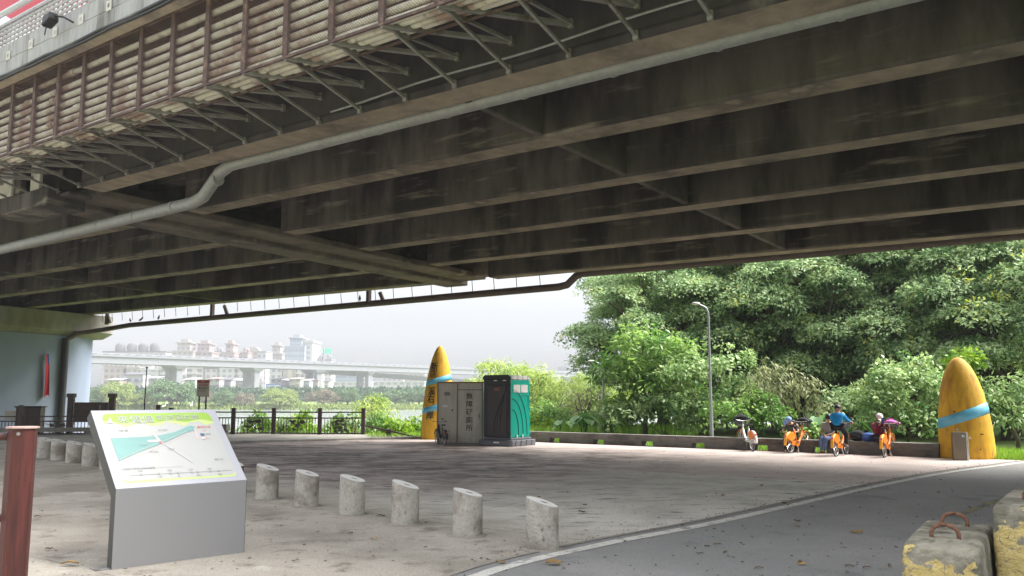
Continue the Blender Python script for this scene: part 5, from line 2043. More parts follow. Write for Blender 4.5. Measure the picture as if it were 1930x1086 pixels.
# reed belt at the water's edge and hedge on the levee: uncountable
r_ = rngp(91)
n = 9000
q = np.column_stack([r_.uniform(-150, 20, n), 234 + np.abs(r_.normal(0, 3.2, n))])
P = np.column_stack([q, [hgt(x, y) - .2 for x, y in q]])
o = leaves('reed_belt', P, np.column_stack([r_.normal(0, .4, (n, 2)), np.ones(n)]), np.column_stack([r_.normal(0, 1, (n, 2)), np.full(n, .4)]), r_.uniform(.5, 1.3, n), .5, np.clip(r_.normal(.45, .2, n), 0, 1), LF_farY)
tag(o, 'belt of reeds along the far water edge', 'reeds', kind='stuff')
n = 16000
q = np.column_stack([r_.uniform(-190, 40, n), r_.uniform(299, 311, n)])
P = np.column_stack([q, [hgt(x, y) + .1 for x, y in q]])
o = leaves('levee_hedge', P, r_.normal(0, 1, (n, 3)) + [0, -.4, .5], r_.normal(0, .5, (n, 3)) + [0, -.6, .7], r_.uniform(1.2, 2.2, n), 1.1, np.clip(r_.normal(.12, .1, n), 0, 1), LF_far)
tag(o, 'dark creeper covering the sloping flood levee', 'creeper', kind='stuff')

# viaduct --------------------------------------------------------------------------------
VA, VB = at_y(205, 664, 335), at_y(930, 697, 520)
vd = (VB - VA)
vd.z = 0
vlen = vd.length
vd.normalize()
vnn = Vector((vd.y, -vd.x, 0))      # towards the camera
zd = 18.2
vi = empty('viaduct', (VA.x, VA.y, 4), 0, 'long pale concrete viaduct on paired piers crossing beyond the river', 'viaduct')


def VP(t, o, z):
    p = VA + vd * t + vnn * o
    return Vector((p.x, p.y, z))


def vbox(mb, t0, t1, o0, o1, z0, z1, zz0=None, zz1=None):
    zz0 = z0 if zz0 is None else zz0
    zz1 = z1 if zz1 is None else zz1
    mb.hexa([VP(t0, o0, z0), VP(t0, o1, z0), VP(t1, o1, zz0), VP(t1, o0, zz0), VP(t0, o0, z1), VP(t0, o1, z1), VP(t1, o1, zz1), VP(t1, o0, zz1)])


mb = MB()
vbox(mb, -160, vlen + 500, -11, 0, zd - 3.9, zd - 1.25)
mb.build('deck_girder', viaM, vi, world=True)
mb = MB()
vbox(mb, -160, vlen + 500, -11.6, .6, zd - 1.24, zd - .85)
mb.build('deck_edge', viaM, vi, world=True)
mb = MB()
vbox(mb, -160, vlen + 500, .42, .5, zd - .84, zd - .25)
mb.build('railing', viaD, vi, world=True)
mb = MB()
vbox(mb, -160, vlen + 500, -11.6, -11.3, zd - .84, zd + .75)
mb.build('parapet', viaM, vi, world=True)
mb = MB()
k = -150
prf = []
while k < vlen + 300:
    prf += [VP(k, .3, zd - .82), VP(k, .3, zd - .05), VP(k + 2.2, .3, zd - .05), VP(k + 2.2, .3, zd - .5)]
    k += 4.4
prf += [VP(k, .3, zd - .5), VP(k, .3, zd - .82)]
for q in range(4, len(prf) - 2, 4):
    prf[q] = Vector((prf[q].x, prf[q].y, zd - .5))
prf = prf[:-2] + [VP(k - 2.2, .3, zd - .82)]
mb.prism(prf, vnn * .32)
mb.build('railing_block', viaM, vi, world=True)


def vt(px, o=0):
    d = ray(px, 690)
    nn = Vector((d.y, -d.x, 0))
    p = VA + vnn * o
    return -(Vector((p.x, p.y, 0)).dot(nn)) / vd.dot(nn)


for px in (343, 489, 606, 702):
    t0 = vt(px)
    for o in (-2.6, -9.2):
        mb = MB()
        vbox(mb, t0 - 1.5, t0 + 1.5, o - 1.3, o + 1.3, 3.5, zd - 5.4)
        mb.build('pier_column', viaM, vi, world=True, bevel=.3)
    mb = MB()
    mb.hexa([VP(t0 - 1.6, -11, zd - 5.5), VP(t0 - 1.6, -.8, zd - 5.5), VP(t0 + 1.6, -.8, zd - 5.5), VP(t0 + 1.6, -11, zd - 5.5),
             VP(t0 - 3.2, -11.2, zd - 3.91), VP(t0 - 3.2, 0, zd - 3.91), VP(t0 + 3.2, 0, zd - 3.91), VP(t0 + 3.2, -11.2, zd - 3.91)])
    mb.build('pier_cap', viaM, vi, world=True)
rp0 = vt(712)
rpd = empty('ramp_viaduct', VP(rp0, -14, 4), 0, 'lower curving ramp descending beneath the pale viaduct', 'ramp')
mb = MB()
vbox(mb, rp0 - 22, vlen + 400, -20, -12, zd - 5.2, zd - 3.9, zd - 22, zd - 20.5)
mb.build('deck_girder', viaM, rpd, world=True)
mb = MB()
vbox(mb, rp0 - 22, vlen + 400, -12, -11.8, zd - 4.3, zd - 3.2, zd - 21, zd - 19.8)
mb.build('parapet', viaM, rpd, world=True)
for px, lab in ((640, 'left pair'), (660, 'left pair, right one'), (712, 'middle'), (733, 'right of middle'), (777, 'near the tall sculpture'), (858, 'right of the tall sculpture')):
    t0 = vt(px)
    p = VP(t0, .2, zd - .8)
    t = empty('viaduct_lamp', p, 0, 'slender lamp mast on the viaduct, ' + {'left pair': 'first right of the green signs', 'left pair, right one': 'second right of the green signs', 'middle': 'third right of the green signs',
              'right of middle': 'fourth right of the green signs'}.get(lab, lab), 'lamp mast', 'lamp masts on the viaduct')
    MB().tube([(0, 0, 0), (0, 0, 9.2), (-.5, .6, 9.8), (-1.6, 1.9, 10)], [.10, .07, .06, .05], 6).build('mast', lampM, t)
    MB().box(-2.3, -1.5, 1.7, 2.1, 9.95, 10.1).build('lamp_head', lampM, t)
t0 = vt(612)
sg = empty('road_sign_gantry', VP(t0, -1, zd - .85), math.atan2(vd.y, vd.x), 'T-shaped mast carrying two green road signs above the viaduct', 'road sign')
MB().box(-.35, .35, -.35, .35, 0, 7.2).build('mast', viaM, sg)
MB().box(-2.6, 2.8, -.1, .1, 5.2, 5.5).build('cross_arm', lampM, sg)
MB().box(.6, 4.0, -.5, -.3, 5.0, 7.6).build('sign_panel', trafG, sg)
MB().box(-2.9, -1.0, -.5, -.3, 4.9, 7.2).build('sign_panel', mat('grey_green_panel', (.2, .3, .26), rough=.6), sg)

# city -----------------------------------------------------------------------------------------
def facade(name, wall, glass, px_=3.2, pz_=3.2, fx=(.22, .78), fz=(.3, .78), band=None):
    """rows of openings in a rendered wall, measured in metres from the building's own base"""
    m = bpy.data.materials.new(name)
    m.use_nodes = True
    nt = m.node_tree
    N, L = nt.nodes, nt.links
    b = N['Principled BSDF']
    tc = N.new('ShaderNodeTexCoord')
    sp_ = N.new('ShaderNodeSeparateXYZ')
    L.new(tc.outputs['Object'], sp_.inputs[0])

    def mt(op, a, c=0.0):
        n = N.new('ShaderNodeMath')
        n.operation = op
        for i, v in enumerate((a, c)):
            if isinstance(v, (int, float)):
                n.inputs[i].default_value = v
            else:
                L.new(v, n.inputs[i])
        return n.outputs[0]
    xx = mt('FRACT', mt('ADD', mt('DIVIDE', mt('ADD', sp_.outputs[0], sp_.outputs[1]), px_), 50.0))
    zz = mt('FRACT', mt('DIVIDE', sp_.outputs[2], pz_))
    w_ = mt('MULTIPLY', mt('MULTIPLY', mt('GREATER_THAN', xx, fx[0]), mt('LESS_THAN', xx, fx[1])), mt('MULTIPLY', mt('GREATER_THAN', zz, fz[0]), mt('LESS_THAN', zz, fz[1])))
    n_ = N.new('ShaderNodeTexNoise')
    n_.inputs['Scale'].default_value = .35
    L.new(tc.outputs['Object'], n_.inputs['Vector'])
    mw = N.new('ShaderNodeMix')
    mw.data_type = 'RGBA'
    L.new(n_.outputs['Fac'], mw.inputs[0])
    mw.inputs[6].default_value = tuple(c * .85 for c in wall) + (1,)
    mw.inputs[7].default_value = tuple(min(1, c * 1.12) for c in wall) + (1,)
    mx = N.new('ShaderNodeMix')
    mx.data_type = 'RGBA'
    L.new(w_, mx.inputs[0])
    L.new(mw.outputs[2], mx.inputs[6])
    mx.inputs[7].default_value = tuple(glass) + (1,)
    L.new(mx.outputs[2], b.inputs['Base Color'])
    b.inputs['Roughness'].default_value = .7
    return m


FM = {'beige': facade('facade_beige', (.36, .325, .29), (.2, .19, .19)), 'pink': facade('facade_pink', (.33, .265, .25), (.15, .13, .13)), 'grey': facade('facade_grey', (.40, .39, .40), (.17, .18, .2)),
      'white': facade('facade_white', (.42, .415, .41), (.23, .24, .26), 4.0, 3.3), 'stripe': facade('facade_striped', (.39, .34, .29), (.27, .22, .2), 4.2, 50, (.3, .72), (.0, 1.)),
      'curtain': facade('facade_curtain', (.30, .34, .40), (.2, .24, .3), 2.2, 3.4, (.1, .9), (.35, .9)), 'balc': facade('facade_balcony', (.41, .395, .375), (.15, .15, .16), 5.5, 3.2, (.12, .62), (.35, .85)),
      'office': facade('facade_office', (.22, .26, .34), (.12, .15, .2), 30, 4.2, (.02, .98), (.4, .8)), 'mauve': facade('facade_mauve', (.40, .36, .38), (.2, .19, .21))}
plainM = {k: mat('roof_' + k, v, rough=.9, var=.1) for k, v in {'beige': (.34, .31, .28), 'pink': (.31, .24, .225), 'grey': (.24, .24, .25), 'white': (.44, .44, .43), 'mauve': (.1, .095, .1), 'curtain': (.33, .36, .4), 'dark': (.1, .1, .11),
                                                                   'red': (.26, .2, .18), 'blue': (.12, .2, .42)}.items()}


def building(px0, px1, pyt, y, style, lab, extra=None, zb_=4.2, dp_=14, nm='apartment_block'):
    a, b = at_y(px0, 700, y), at_y(px1, 700, y)
    zt_ = at_y((px0 + px1) / 2, pyt, y).z
    w_ = b.x - a.x
    t = empty(nm, ((a.x + b.x) / 2, y, zb_), 0, lab, 'building')
    H = zt_ - zb_
    fm = FM[style]
    rk = {'stripe': 'beige', 'balc': 'white', 'office': 'curtain'}.get(style, style)
    MB().box(-w_ / 2, w_ / 2, 0, dp_, 0, H).build('wall', fm, t)
    MB().box(-w_ / 2 - .3, w_ / 2 + .3, -.3, dp_ + .3, H + .01, H + .7).build('roof', plainM[rk], t)
    rr = random.Random(int(px0 * 7 + pyt))
    k = extra
    if k is None:
        x = rr.uniform(-w_ * .25, w_ * .2)
        MB().box(x - w_ * .16, x + w_ * .16, 2, dp_ * .7, H + .71, H + 3.3).build('stair_house', plainM[rk], t)
        MB().lathe([(.9, H + .71), (.9, H + 2.6), (.2, H + 3.0)], 10, c=(x + w_ * .3, 4, 0)).build('water_tank', steelG, t)
    elif k == 'tower':
        MB().box(-w_ * .3, w_ * .3, 2, dp_ * .8, H + .71, H + 5.5).build('penthouse', fm, t)
        MB().box(-w_ * .38, w_ * .38, 1, dp_ * .9, H + 5.51, H + 6.1).build('penthouse_roof', plainM[rk], t)
        MB().box(-w_ * .18, w_ * .18, 3, dp_ * .6, H + 6.11, H + 8).build('crown_block', plainM[rk], t)
    elif k == 'gable':
        n_ = 10
        MB().prism([(w_ * .5 * math.cos(PI * i / n_), -.2, H + .7 + w_ * .34 * math.sin(PI * i / n_)) for i in range(n_ + 1)], (0, 6, 0)).build('round_gable', plainM[rk], t)
    elif k == 'barrels':
        for i in range(4):
            xb = -w_ * .27 + w_ * .185 * i
            rb = w_ * .075
            MB().lathe([(rb, H + .7), (rb * 1.04, H + 2.6), (rb, H + 4.4), (rb * .8, H + 5.6), (rb * .45, H + 6.2)], 16, c=(xb, 4, 0)).build('rooftop_drum', plainM[rk], t, smooth=True)
    elif k == 'cap':
        MB().box(-w_ / 2 - .8, w_ / 2 + .8, -.8, dp_ + .5, H + .71, H + 2.0).build('crown_cap', plainM['white'], t)
        MB().box(-w_ * .44, -w_ * .30, -.25, -.01, 2, H - 4).build('pilaster', plainM['white'], t)
    # balcony and storey slabs that stand proud of the wall
    if style in ('balc', 'white', 'beige') and H > 9:
        for j in range(1, int(H / 3.2)):
            MB().box(-w_ * .45, w_ * .1, -1.0, -.01, 3.2 * j - .1, 3.2 * j + .75).build('balcony', plainM[rk], t)
    return t


building(192, 310, 664, 560, 'mauve', 'broad block crowned with four round rooftop drums behind the viaduct', 'barrels')
building(322, 362, 663, 540, 'beige', 'beige tower block with a stepped pavilion roof left of the twin towers', 'tower')
building(361, 398, 665, 545, 'pink', 'tower block with a wide stepped roof above the first viaduct pier', 'tower')
building(403, 419, 664, 560, 'grey', 'narrow grey block with small rooftop houses on the skyline')
building(417, 440, 666, 520, 'pink', 'pinkish block with a square penthouse on the skyline', 'tower')
building(448, 466, 666, 530, 'pink', 'low red-brown block on the skyline left of the round gable')
building(464, 487, 664, 540, 'beige', 'pale block with a rounded gable on the skyline', 'gable')
building(485, 500, 664, 510, 'grey', 'dark grey square block right of the round gable', 'none')
building(505, 530, 668, 560, 'beige', 'pale low block left of the bluish tower', 'tower')
building(526, 538, 663, 570, 'grey', 'slim grey block hugging the bluish tower')
building(536, 573, 654, 540, 'curtain', 'bluish stepped glass tower on the skyline', 'tower', dp_=20)
building(560, 587, 647, 545, 'white', 'tallest pale tower with an overhanging cap on the skyline', 'cap', dp_=24)
building(594, 606, 679, 560, 'grey', 'small low block at the left foot of the green road signs')
building(612, 624, 679, 560, 'grey', 'small low block at the right foot of the green road signs')
rowb = [(196, 238, 692, 'pink', 'salmon low-rise block under the left end of the viaduct'), (234, 263, 694, 'beige', 'tan gridded block under the viaduct behind the thin pole'), (262, 302, 698, 'white', 'white block of flats under the viaduct, left of the first pier'),
        (300, 337, 694, 'balc', 'block with dark balconies just left of the first viaduct pier'), (352, 386, 692, 'balc', 'block with wide white balconies right of the first viaduct pier'), (384, 412, 695, 'mauve', 'greyish block above the warning sign under the viaduct'),
        (410, 446, 692, 'grey', 'grey slab block left of the second viaduct pier'), (444, 484, 693, 'mauve', 'plain mauve slab block touching the second viaduct pier'), (508, 534, 694, 'grey', 'grey apartment slab right of the second viaduct pier'),
        (532, 560, 692, 'stripe', 'cream apartment slab with vertical brown stripes'), (558, 572, 692, 'balc', 'narrow apartment slab with a column of dark balconies'), (571, 602, 695, 'stripe', 'striped apartment slab left of the third viaduct pier')]
for a, b, c, st, lab in rowb:
    building(a, b, c, 475, st, lab, None if (a // 2) % 2 else 'none')
building(632, 678, 699, 600, 'office', 'long dark blue office block between the third and fourth piers', 'none')
building(676, 690, 706, 600, 'white', 'small white annex right of the blue office block', 'none')
building(718, 760, 707, 560, 'mauve', 'row of misty flats right of the fourth pier', 'none')
building(758, 800, 706, 570, 'beige', 'row of misty flats left of the tall sculpture', 'none')
building(630, 702, 722, 520, 'white', 'long low white shed on the levee between the third and fourth piers', 'none', dp_=10, nm='low_shed')
building(703, 800, 721, 525, 'white', 'long low pale shed on the levee right of the fourth pier', 'none', dp_=10, nm='low_shed')
rr = random.Random(12)
hs_ = [(205, 226, 717, 'pink'), (232, 270, 707, 'grey'), (268, 297, 714, 'white'), (296, 318, 720, 'white'), (316, 338, 718, 'beige'), (350, 368, 716, 'white'), (394, 414, 715, 'grey'), (412, 436, 717, 'grey'), (434, 462, 718, 'white'), (458, 482, 720, 'white'),
       (512, 530, 716, 'mauve'), (528, 548, 719, 'beige'), (546, 566, 715, 'beige'), (564, 584, 718, 'grey'), (582, 600, 717, 'beige'), (612, 620, 720, 'white')]
wh = ['salmon', 'dark-roofed', 'whitewashed', 'pale', 'cream', 'white', 'grey', 'black-walled', 'white-roofed', 'pale-fronted', 'mauve', 'beige', 'tan', 'grey-roofed', 'sandy', 'narrow white']
wp_ = ['beside the bridge pier', 'left of the thin pole', 'right of the thin pole', 'left of the first viaduct pier, outer one', 'touching the first viaduct pier on its left', 'right of the first viaduct pier', 'right of the warning sign', 'two along from the warning sign',
       'midway between the first two piers', 'left of the second viaduct pier', 'right of the second viaduct pier', 'above the blue hoarding', 'in front of the striped slab', 'in front of the dark balconies', 'left of the third viaduct pier', 'between the columns of the third pier']
for i, (a, b, c, st) in enumerate(hs_):
    y = 400 + (i % 3) * 8
    A_, B_ = at_y(a, 700, y), at_y(b, 700, y)
    H = at_y(a, c, y).z - 4.2
    w_ = B_.x - A_.x
    t = empty('riverside_house', ((A_.x + B_.x) / 2, y, 4.2), 0, '%s small house on the levee %s' % (wh[i], wp_[i]), 'house', 'small houses along the levee')
    MB().box(-w_ / 2, w_ / 2, 0, 8, 0, H).build('wall', FM[st], t)
    rt = rr.uniform(.5, 1.4)
    MB().hexa([(-w_ / 2 - .4, -.9, H + .01), (w_ / 2 + .4, -.9, H + .01), (w_ / 2 + .4, 8.4, H + rt), (-w_ / 2 - .4, 8.4, H + rt), (-w_ / 2 - .4, -.9, H + .3), (w_ / 2 + .4, -.9, H + .3), (w_ / 2 + .4, 8.4, H + rt + .3), (-w_ / 2 - .4, 8.4, H + rt + .3)]
              ).build('roof', plainM[['white', 'dark', 'grey', 'white', 'beige', 'white', 'red', 'dark'][i % 8]], t)
    MB().box(-w_ * .3, w_ * .05, -.08, -.01, 0, min(2.4, H * .7)).build('shop_front', plainM['dark'], t)
    MB().box(w_ * .1, w_ * .42, -1.2, -.02, H * .62, H * .62 + .2).build('awning', plainM[['white', 'blue', 'grey'][i % 3]], t)
hb = at_y(514, 733, 315)
ho = empty('blue_hoarding', (hb.x, 315, 4.2), 0, 'low blue and white hoarding standing on the levee by the second pier', 'hoarding')
MB().box(-2.6, 2.8, -.06, .06, .2, 1.9).build('panel', plainM['blue'], ho)
MB().box(-2.2, 2.4, -.09, -.065, .9, 1.4).build('white_band', plainM['white'], ho)
for x in (-2.4, 0, 2.5):
    MB().box(x - .06, x + .06, .061, .18, 0, 2).build('prop', lampM, ho)
# building under construction with cranes
ca, cb_ = at_y(1052, 700, 620), at_y(1110, 700, 620)
w_ = cb_.x - ca.x
ct = empty('construction_block', ((ca.x + cb_.x) / 2, 620, 4), 0, 'pale unfinished block of open floor slabs between the willows', 'building')
zt_ = at_y(1080, 699, 620).z - 4
for j in range(6):
    MB().box(-w_ / 2, w_ / 2, 0, 16, zt_ - 3.6 * j - 1.0, zt_ - 3.6 * j).build('floor_slab', plainM['white'], ct)
MB().box(-w_ / 2 + 1, w_ / 2 - 1, 3, 15, 0, zt_ - 1.1).build('inner_wall', plainM['curtain'], ct)
MB().box(-w_ / 2, -w_ * .2, 0, 10, zt_ + .01, zt_ + 3).build('stair_house', plainM['grey'], ct)
for i, (bx, tx_, ty_, lab) in enumerate(((1089, 1067, 664, 'slanting crane jib over the unfinished block'), (1097, 1097, 681, 'upright crane mast on the unfinished block'))):
    A_, B_ = at_y(bx, 698, 624), at_y(tx_, ty_, 624)
    t = empty('crane', A_, 0, lab, 'crane', None)
    MB().bar(Vector((0, 0, -2)), B_ - A_, .35).build('jib', steelG, t)
    MB().box(-1, 1, -1, 1, -3, -.5).build('cab', plainM['grey'], t)
# white egrets over the far shore
for i, (px, py, lab) in enumerate(((309, 766, 'white egret with raised neck just above the map stand'), (361, 764, 'white egret standing low beside the warning sign legs'))):
    p = at_y(px, py, 60)
    z0 = -2.0
    t = empty('egret', (p.x, 60, p.z - .2), .5 + i, lab, 'egret', 'white egrets by the water', .55)
    mb = MB()
    mb.tube([(-.3, 0, .28), (-.15, 0, .36), (.05, 0, .42), (.16, 0, .5), (.14, 0, .62), (.22, 0, .74), (.30, 0, .74), (.42, 0, .71)], [.02, .09, .1, .05, .03, .03, .04, .006], 8)
    mb.build('body', egrM, t, smooth='all')
    mb = MB()
    mb.tube([(0, .03, .36), (.02, .03, -.3)], .012, 5)
    mb.tube([(0, -.03, .36), (-.04, -.03, -.3)], .012, 5)
    mb.build('leg', blkM, t)
    MB().tube([(-.05, 0, p.z * 0 - .3), (-.05, 0, (-(p.z - .2) + hgt(p.x, 60) - .2) / .55)], .06, 6).build('perch', barkM, t)

# ================================================================== BICYCLES
def bicycle(name, loc, hd, sc, label, paint, fend, skirt, cat='bicycle', group=None, basket=True, chain=True, steer=0.0):
    t = empty(name, loc, hd, label, cat, group, sc)
    Rr, wb = .31, 1.06
    for xw, who in ((0, 'rear'), (wb, 'front')):
        piv = bpy.data.objects.new('wheel', None)
        wm_ = MB()
        n_ = 18
        for k in range(n_):
            a = 2 * PI * k / n_
            s_ = .025 if k % 2 else -.025
            wm_.tube([(xw + .03 * math.cos(a + .4), s_, Rr + .03 * math.sin(a + .4)), (xw + (Rr - .035) * math.cos(a), 0, Rr + (Rr - .035) * math.sin(a))], .0022, 4)
        wm_.tube([(xw, -.045, Rr), (xw, .045, Rr)], .026, 10)
        bpy.data.objects.remove(piv)
        w_ = wm_.build('wheel', chrM, t)
        MB().torus((xw, 0, Rr), Rr - .018, .019, 'y', 32, 8).build('tyre', tyreM, w_, smooth='all')
        MB().torus((xw, 0, Rr), Rr - .04, .014, 'y', 32, 6).build('rim', rimM, w_, smooth='all')
    hx, hz0, hz1 = wb - .20, .66, .82
    bb = (.44, 0, .29)
    mb = MB()
    mb.tube([(hx + .01, 0, hz0), (hx - .03, 0, hz1)], .03, 10)
    mb.tube([(hx, 0, hz0 + .04), (hx - .12, 0, .48), (.60, 0, .33), bb], [.034, .04, .042, .04], 10)
    mb.tube([bb, (.36, 0, .50), (.30, 0, .70)], .028, 10)
    for s_ in (-1, 1):
        mb.tube([bb, (.2, .05 * s_, .30), (0, .06 * s_, Rr)], .016, 8)
        mb.tube([(.345, 0, .58), (.2, .05 * s_, .47), (0, .06 * s_, Rr)], .013, 8)
    mb.build('frame', paint, t, smooth='all')
    mb = MB()
    for s_ in (-1, 1):
        mb.tube([(hx + .01, .0, hz0), (hx + .04, .05 * s_, hz0 - .05), (wb, .05 * s_, Rr)], .015, 8)
    mb.build('fork', paint, t, smooth='all')
    mb = MB()
    mb.tube([(.30, 0, .70), (.28, 0, .78)], .015, 8)
    mb.build('seat_post', chrM, t)
    mb = MB()
    mb.add([(.275 + x, y, .775 + z) for x, y, z in [(-.13, -.10, .02), (-.13, .10, .02), (.02, .07, .03), (.15, .02, .02), (.15, -.02, .02), (.02, -.07, .03),
                                                       (-.12, -.085, .075), (-.12, .085, .075), (.02, .05, .068), (.14, .015, .055), (.14, -.015, .055), (.02, -.05, .068)]],
           [(5, 4, 3, 2, 1, 0), (6, 7, 8, 9, 10, 11)] + [(i, (i + 1) % 6, (i + 1) % 6 + 6, i + 6) for i in range(6)])
    mb.build('saddle', blkM, t, bevel=.012)
    hb_ = MB()
    hb_.tube([(hx - .03, 0, hz1), (hx - .06, 0, .93)], .014, 8)
    hb_.tube([(hx - .20, -.29, .95), (hx - .10, -.26, .97), (hx - .05, -.12, .935), (hx - .06, 0, .93), (hx - .05, .12, .935), (hx - .10, .26, .97), (hx - .20, .29, .95)], .012, 8)
    h_ = hb_.build('handlebar', chrM, t, smooth='all')
    for s_ in (-1, 1):
        MB().tube([(hx - .21, .292 * s_, .95), (hx - .10, .262 * s_, .971)], .018, 8).build('grip', blkM, h_)

    def fender(xw, a0, a1, m_, wd_=.035, r_=Rr + .03):
        f_ = MB()
        k_ = 16
        pr = []
        for i in range(k_ + 1):
            a = a0 + (a1 - a0) * i / k_
            for y_, dr in ((-wd_, -.012), (0, .008), (wd_, -.012)):
                pr.append((xw + (r_ + dr) * math.cos(a), y_, Rr + (r_ + dr) * math.sin(a)))
        f_.add(pr, [(i * 3 + j, i * 3 + j + 1, i * 3 + j + 4, i * 3 + j + 3) for i in range(k_) for j in range(2)])
        o_ = f_.build('fender', m_, t, smooth='all', fix=False)
        so_ = o_.modifiers.new('thick', 'SOLIDIFY')
        so_.thickness = .004
        return o_
    fender(0, .35, 3.3, fend, .045)
    fender(wb, .3, 2.6, skirt, .04)
    for s_ in (-1, 1):
        g_ = MB()
        pr = [(0 + .02, .05 * s_, Rr + .05)] + [((Rr + .02) * math.cos(a), .05 * s_, Rr + (Rr + .02) * math.sin(a)) for a in [.55 + 2.1 * i / 12 for i in range(13)]]
        g_.prism(pr, (0, .005 * s_, 0))
        g_.build('wheel_skirt', skirt, t)
    cm = MB()
    cm.prism([(.0, -.075, Rr + .05), (.0, -.075, Rr - .05), (.44, -.075, .20), (.52, -.075, .29), (.44, -.075, .38)], (0, .012, 0))
    cm.build('chain_guard', paint, t, bevel=.01)
    for s_ in (-1, 1):
        c_ = MB().bar((.44, .07 * s_, .29), (.44 + .15 * s_, .085 * s_, .29 - .06 * s_), .02)
        cr_ = c_.build('crank', chrM, t)
        MB().box(.44 + .15 * s_ - .045, .44 + .15 * s_ + .045, .085 * s_ if s_ > 0 else -.185, .185 if s_ > 0 else -.085, .29 - .06 * s_ - .012, .29 - .06 * s_ + .012).build('pedal', gryP, cr_)
    st_ = MB()
    for s_ in (-1, 1):
        st_.tube([(.36, .05 * s_, .28), (.30, .14 * s_, .01)], .01, 6)
    st_.build('stand', chrM, t)
    MB().box(-.33, -.30, -.035, .035, .50, .56).build('rear_light', prR, t)
    if basket:
        k_ = MB()
        x0, x1, w0, w1, z0, z1 = hx + .05, hx + .31, .13, .17, .76, .98
        base = [(x0 + .03, -w0, z0), (x1 - .03, -w0, z0), (x1 - .03, w0, z0), (x0 + .03, w0, z0)]
        topl = [(x0, -w1, z1), (x1, -w1, z1), (x1, w1, z1), (x0, w1, z1)]
        k_.sheet(base)
        for i in range(4):
            j = (i + 1) % 4
            a, b, c, d = Vector(base[i]), Vector(base[j]), Vector(topl[j]), Vector(topl[i])
            for q in range(7):
                f = q / 6
                k_.bar(a.lerp(b, f), d.lerp(c, f), .011)
            for q in range(1, 6):
                f = q / 5
                k_.bar(a.lerp(d, f), b.lerp(c, f), .011 if q < 5 else .02)
        k_.build('basket', gryP, t)
        MB().box(hx + .31, hx + .34, -.04, .04, .80, .88).build('front_light', whtM, t)
    return t


def heading(px, k, sign=1):
    """yaw of a bicycle whose image-plane share of length is k (positive = front to the right)"""
    a = math.atan2(px - 965, FPX)
    r = Vector((math.cos(a), -math.sin(a), 0))
    d = Vector((math.sin(a), math.cos(a), 0))
    h = r * k + d * (sign * math.sqrt(1 - k * k))
    return math.atan2(h.y, h.x)


b1 = G(1419, 851)
hd1 = heading(1410, -.34)
bk1 = bicycle('bicycle', b1, hd1, .93, 'white step-through bicycle with amber fender, parked alone left of the people', whtM, whtM, orgM)
b2 = G(1490, 855)
hd2 = heading(1500, .42)
bk2 = bicycle('bicycle', b2, hd2, .93, 'orange bicycle parked in front of the person in the pale blue cap', orgM, yorM, orgM, group='orange share bicycles')
b3 = G(1576, 861)
hd3 = heading(1585, .27)
bk3 = copy_tree(bk2)
bk3.location = b3
bk3.rotation_euler = (0, 0, hd3)
bk3['label'] = 'orange bicycle being ridden by the child in the bright blue jacket'
b4 = G(1667, 863)
hd4 = heading(1672, .2)
bk4 = copy_tree(bk2)
bk4.location = b4
bk4.rotation_euler = (0, 0, hd4)
bk4['label'] = 'orange bicycle with a pink cloth over its basket beside the person in maroon'
bs = G(838, 840)
bk5 = bicycle('small_bicycle', bs, heading(836, .30, -1) + PI, .80, 'small black bicycle leaning by the door side of the grey cabin', blkM, blkM, blkM, basket=False)


def bag_on(bike, hd, sc, m, lab, name, cat, w=.2, h=.13, dx=.0):
    c, s = math.cos(hd), math.sin(hd)
    lx = 1.06 - .20 + .17 + dx
    loc = Vector(bike.location) + Vector((c * lx * sc, s * lx * sc, .94 * sc))
    t = empty(name, loc, hd, lab, cat)
    mb = MB()
    rr = random.Random(len(lab))
    n_, m_ = 16, 8
    vs = []
    for i in range(m_ + 1):
        f = i / m_
        for k in range(n_):
            a = 2 * PI * k / n_
            r = w * (math.sin(PI * (.12 + .86 * f)) ** .6) * rr.uniform(.9, 1.12)
            vs.append((r * .85 * math.cos(a), r * 1.15 * math.sin(a), (-.02 + h * f) + .03 * math.cos(a * 2)))
    mb.add(vs, [(i * n_ + k, i * n_ + (k + 1) % n_, (i + 1) * n_ + (k + 1) % n_, (i + 1) * n_ + k) for i in range(m_) for k in range(n_)] + [tuple(range(n_))[::-1], tuple(m_ * n_ + k for k in range(n_))])
    mb.build('bag_body', m, t, smooth='all')
    MB().tube([(-.02, -w * .5, h * .8), (-.02, -w * .2, h * 1.35), (-.02, w * .2, h * 1.35), (-.02, w * .5, h * .8)], .012, 6).build('bag_handle', m, t)
    return t


bag_on(bk1, hd1, .93, blackC, 'black bag stuffed into the basket of the white bicycle', 'bag', 'bag', .2, .2, -.02)
bag_on(bk2, hd2, .93, blackC, 'black bag lying on the basket of the bicycle by the blue-capped person', 'bag', 'bag', .21, .12)
bag_on(bk4, hd4, .93, pinkM, 'pink cloth bundle over the basket of the rightmost bicycle', 'cloth_bundle', 'cloth', .21, .09)


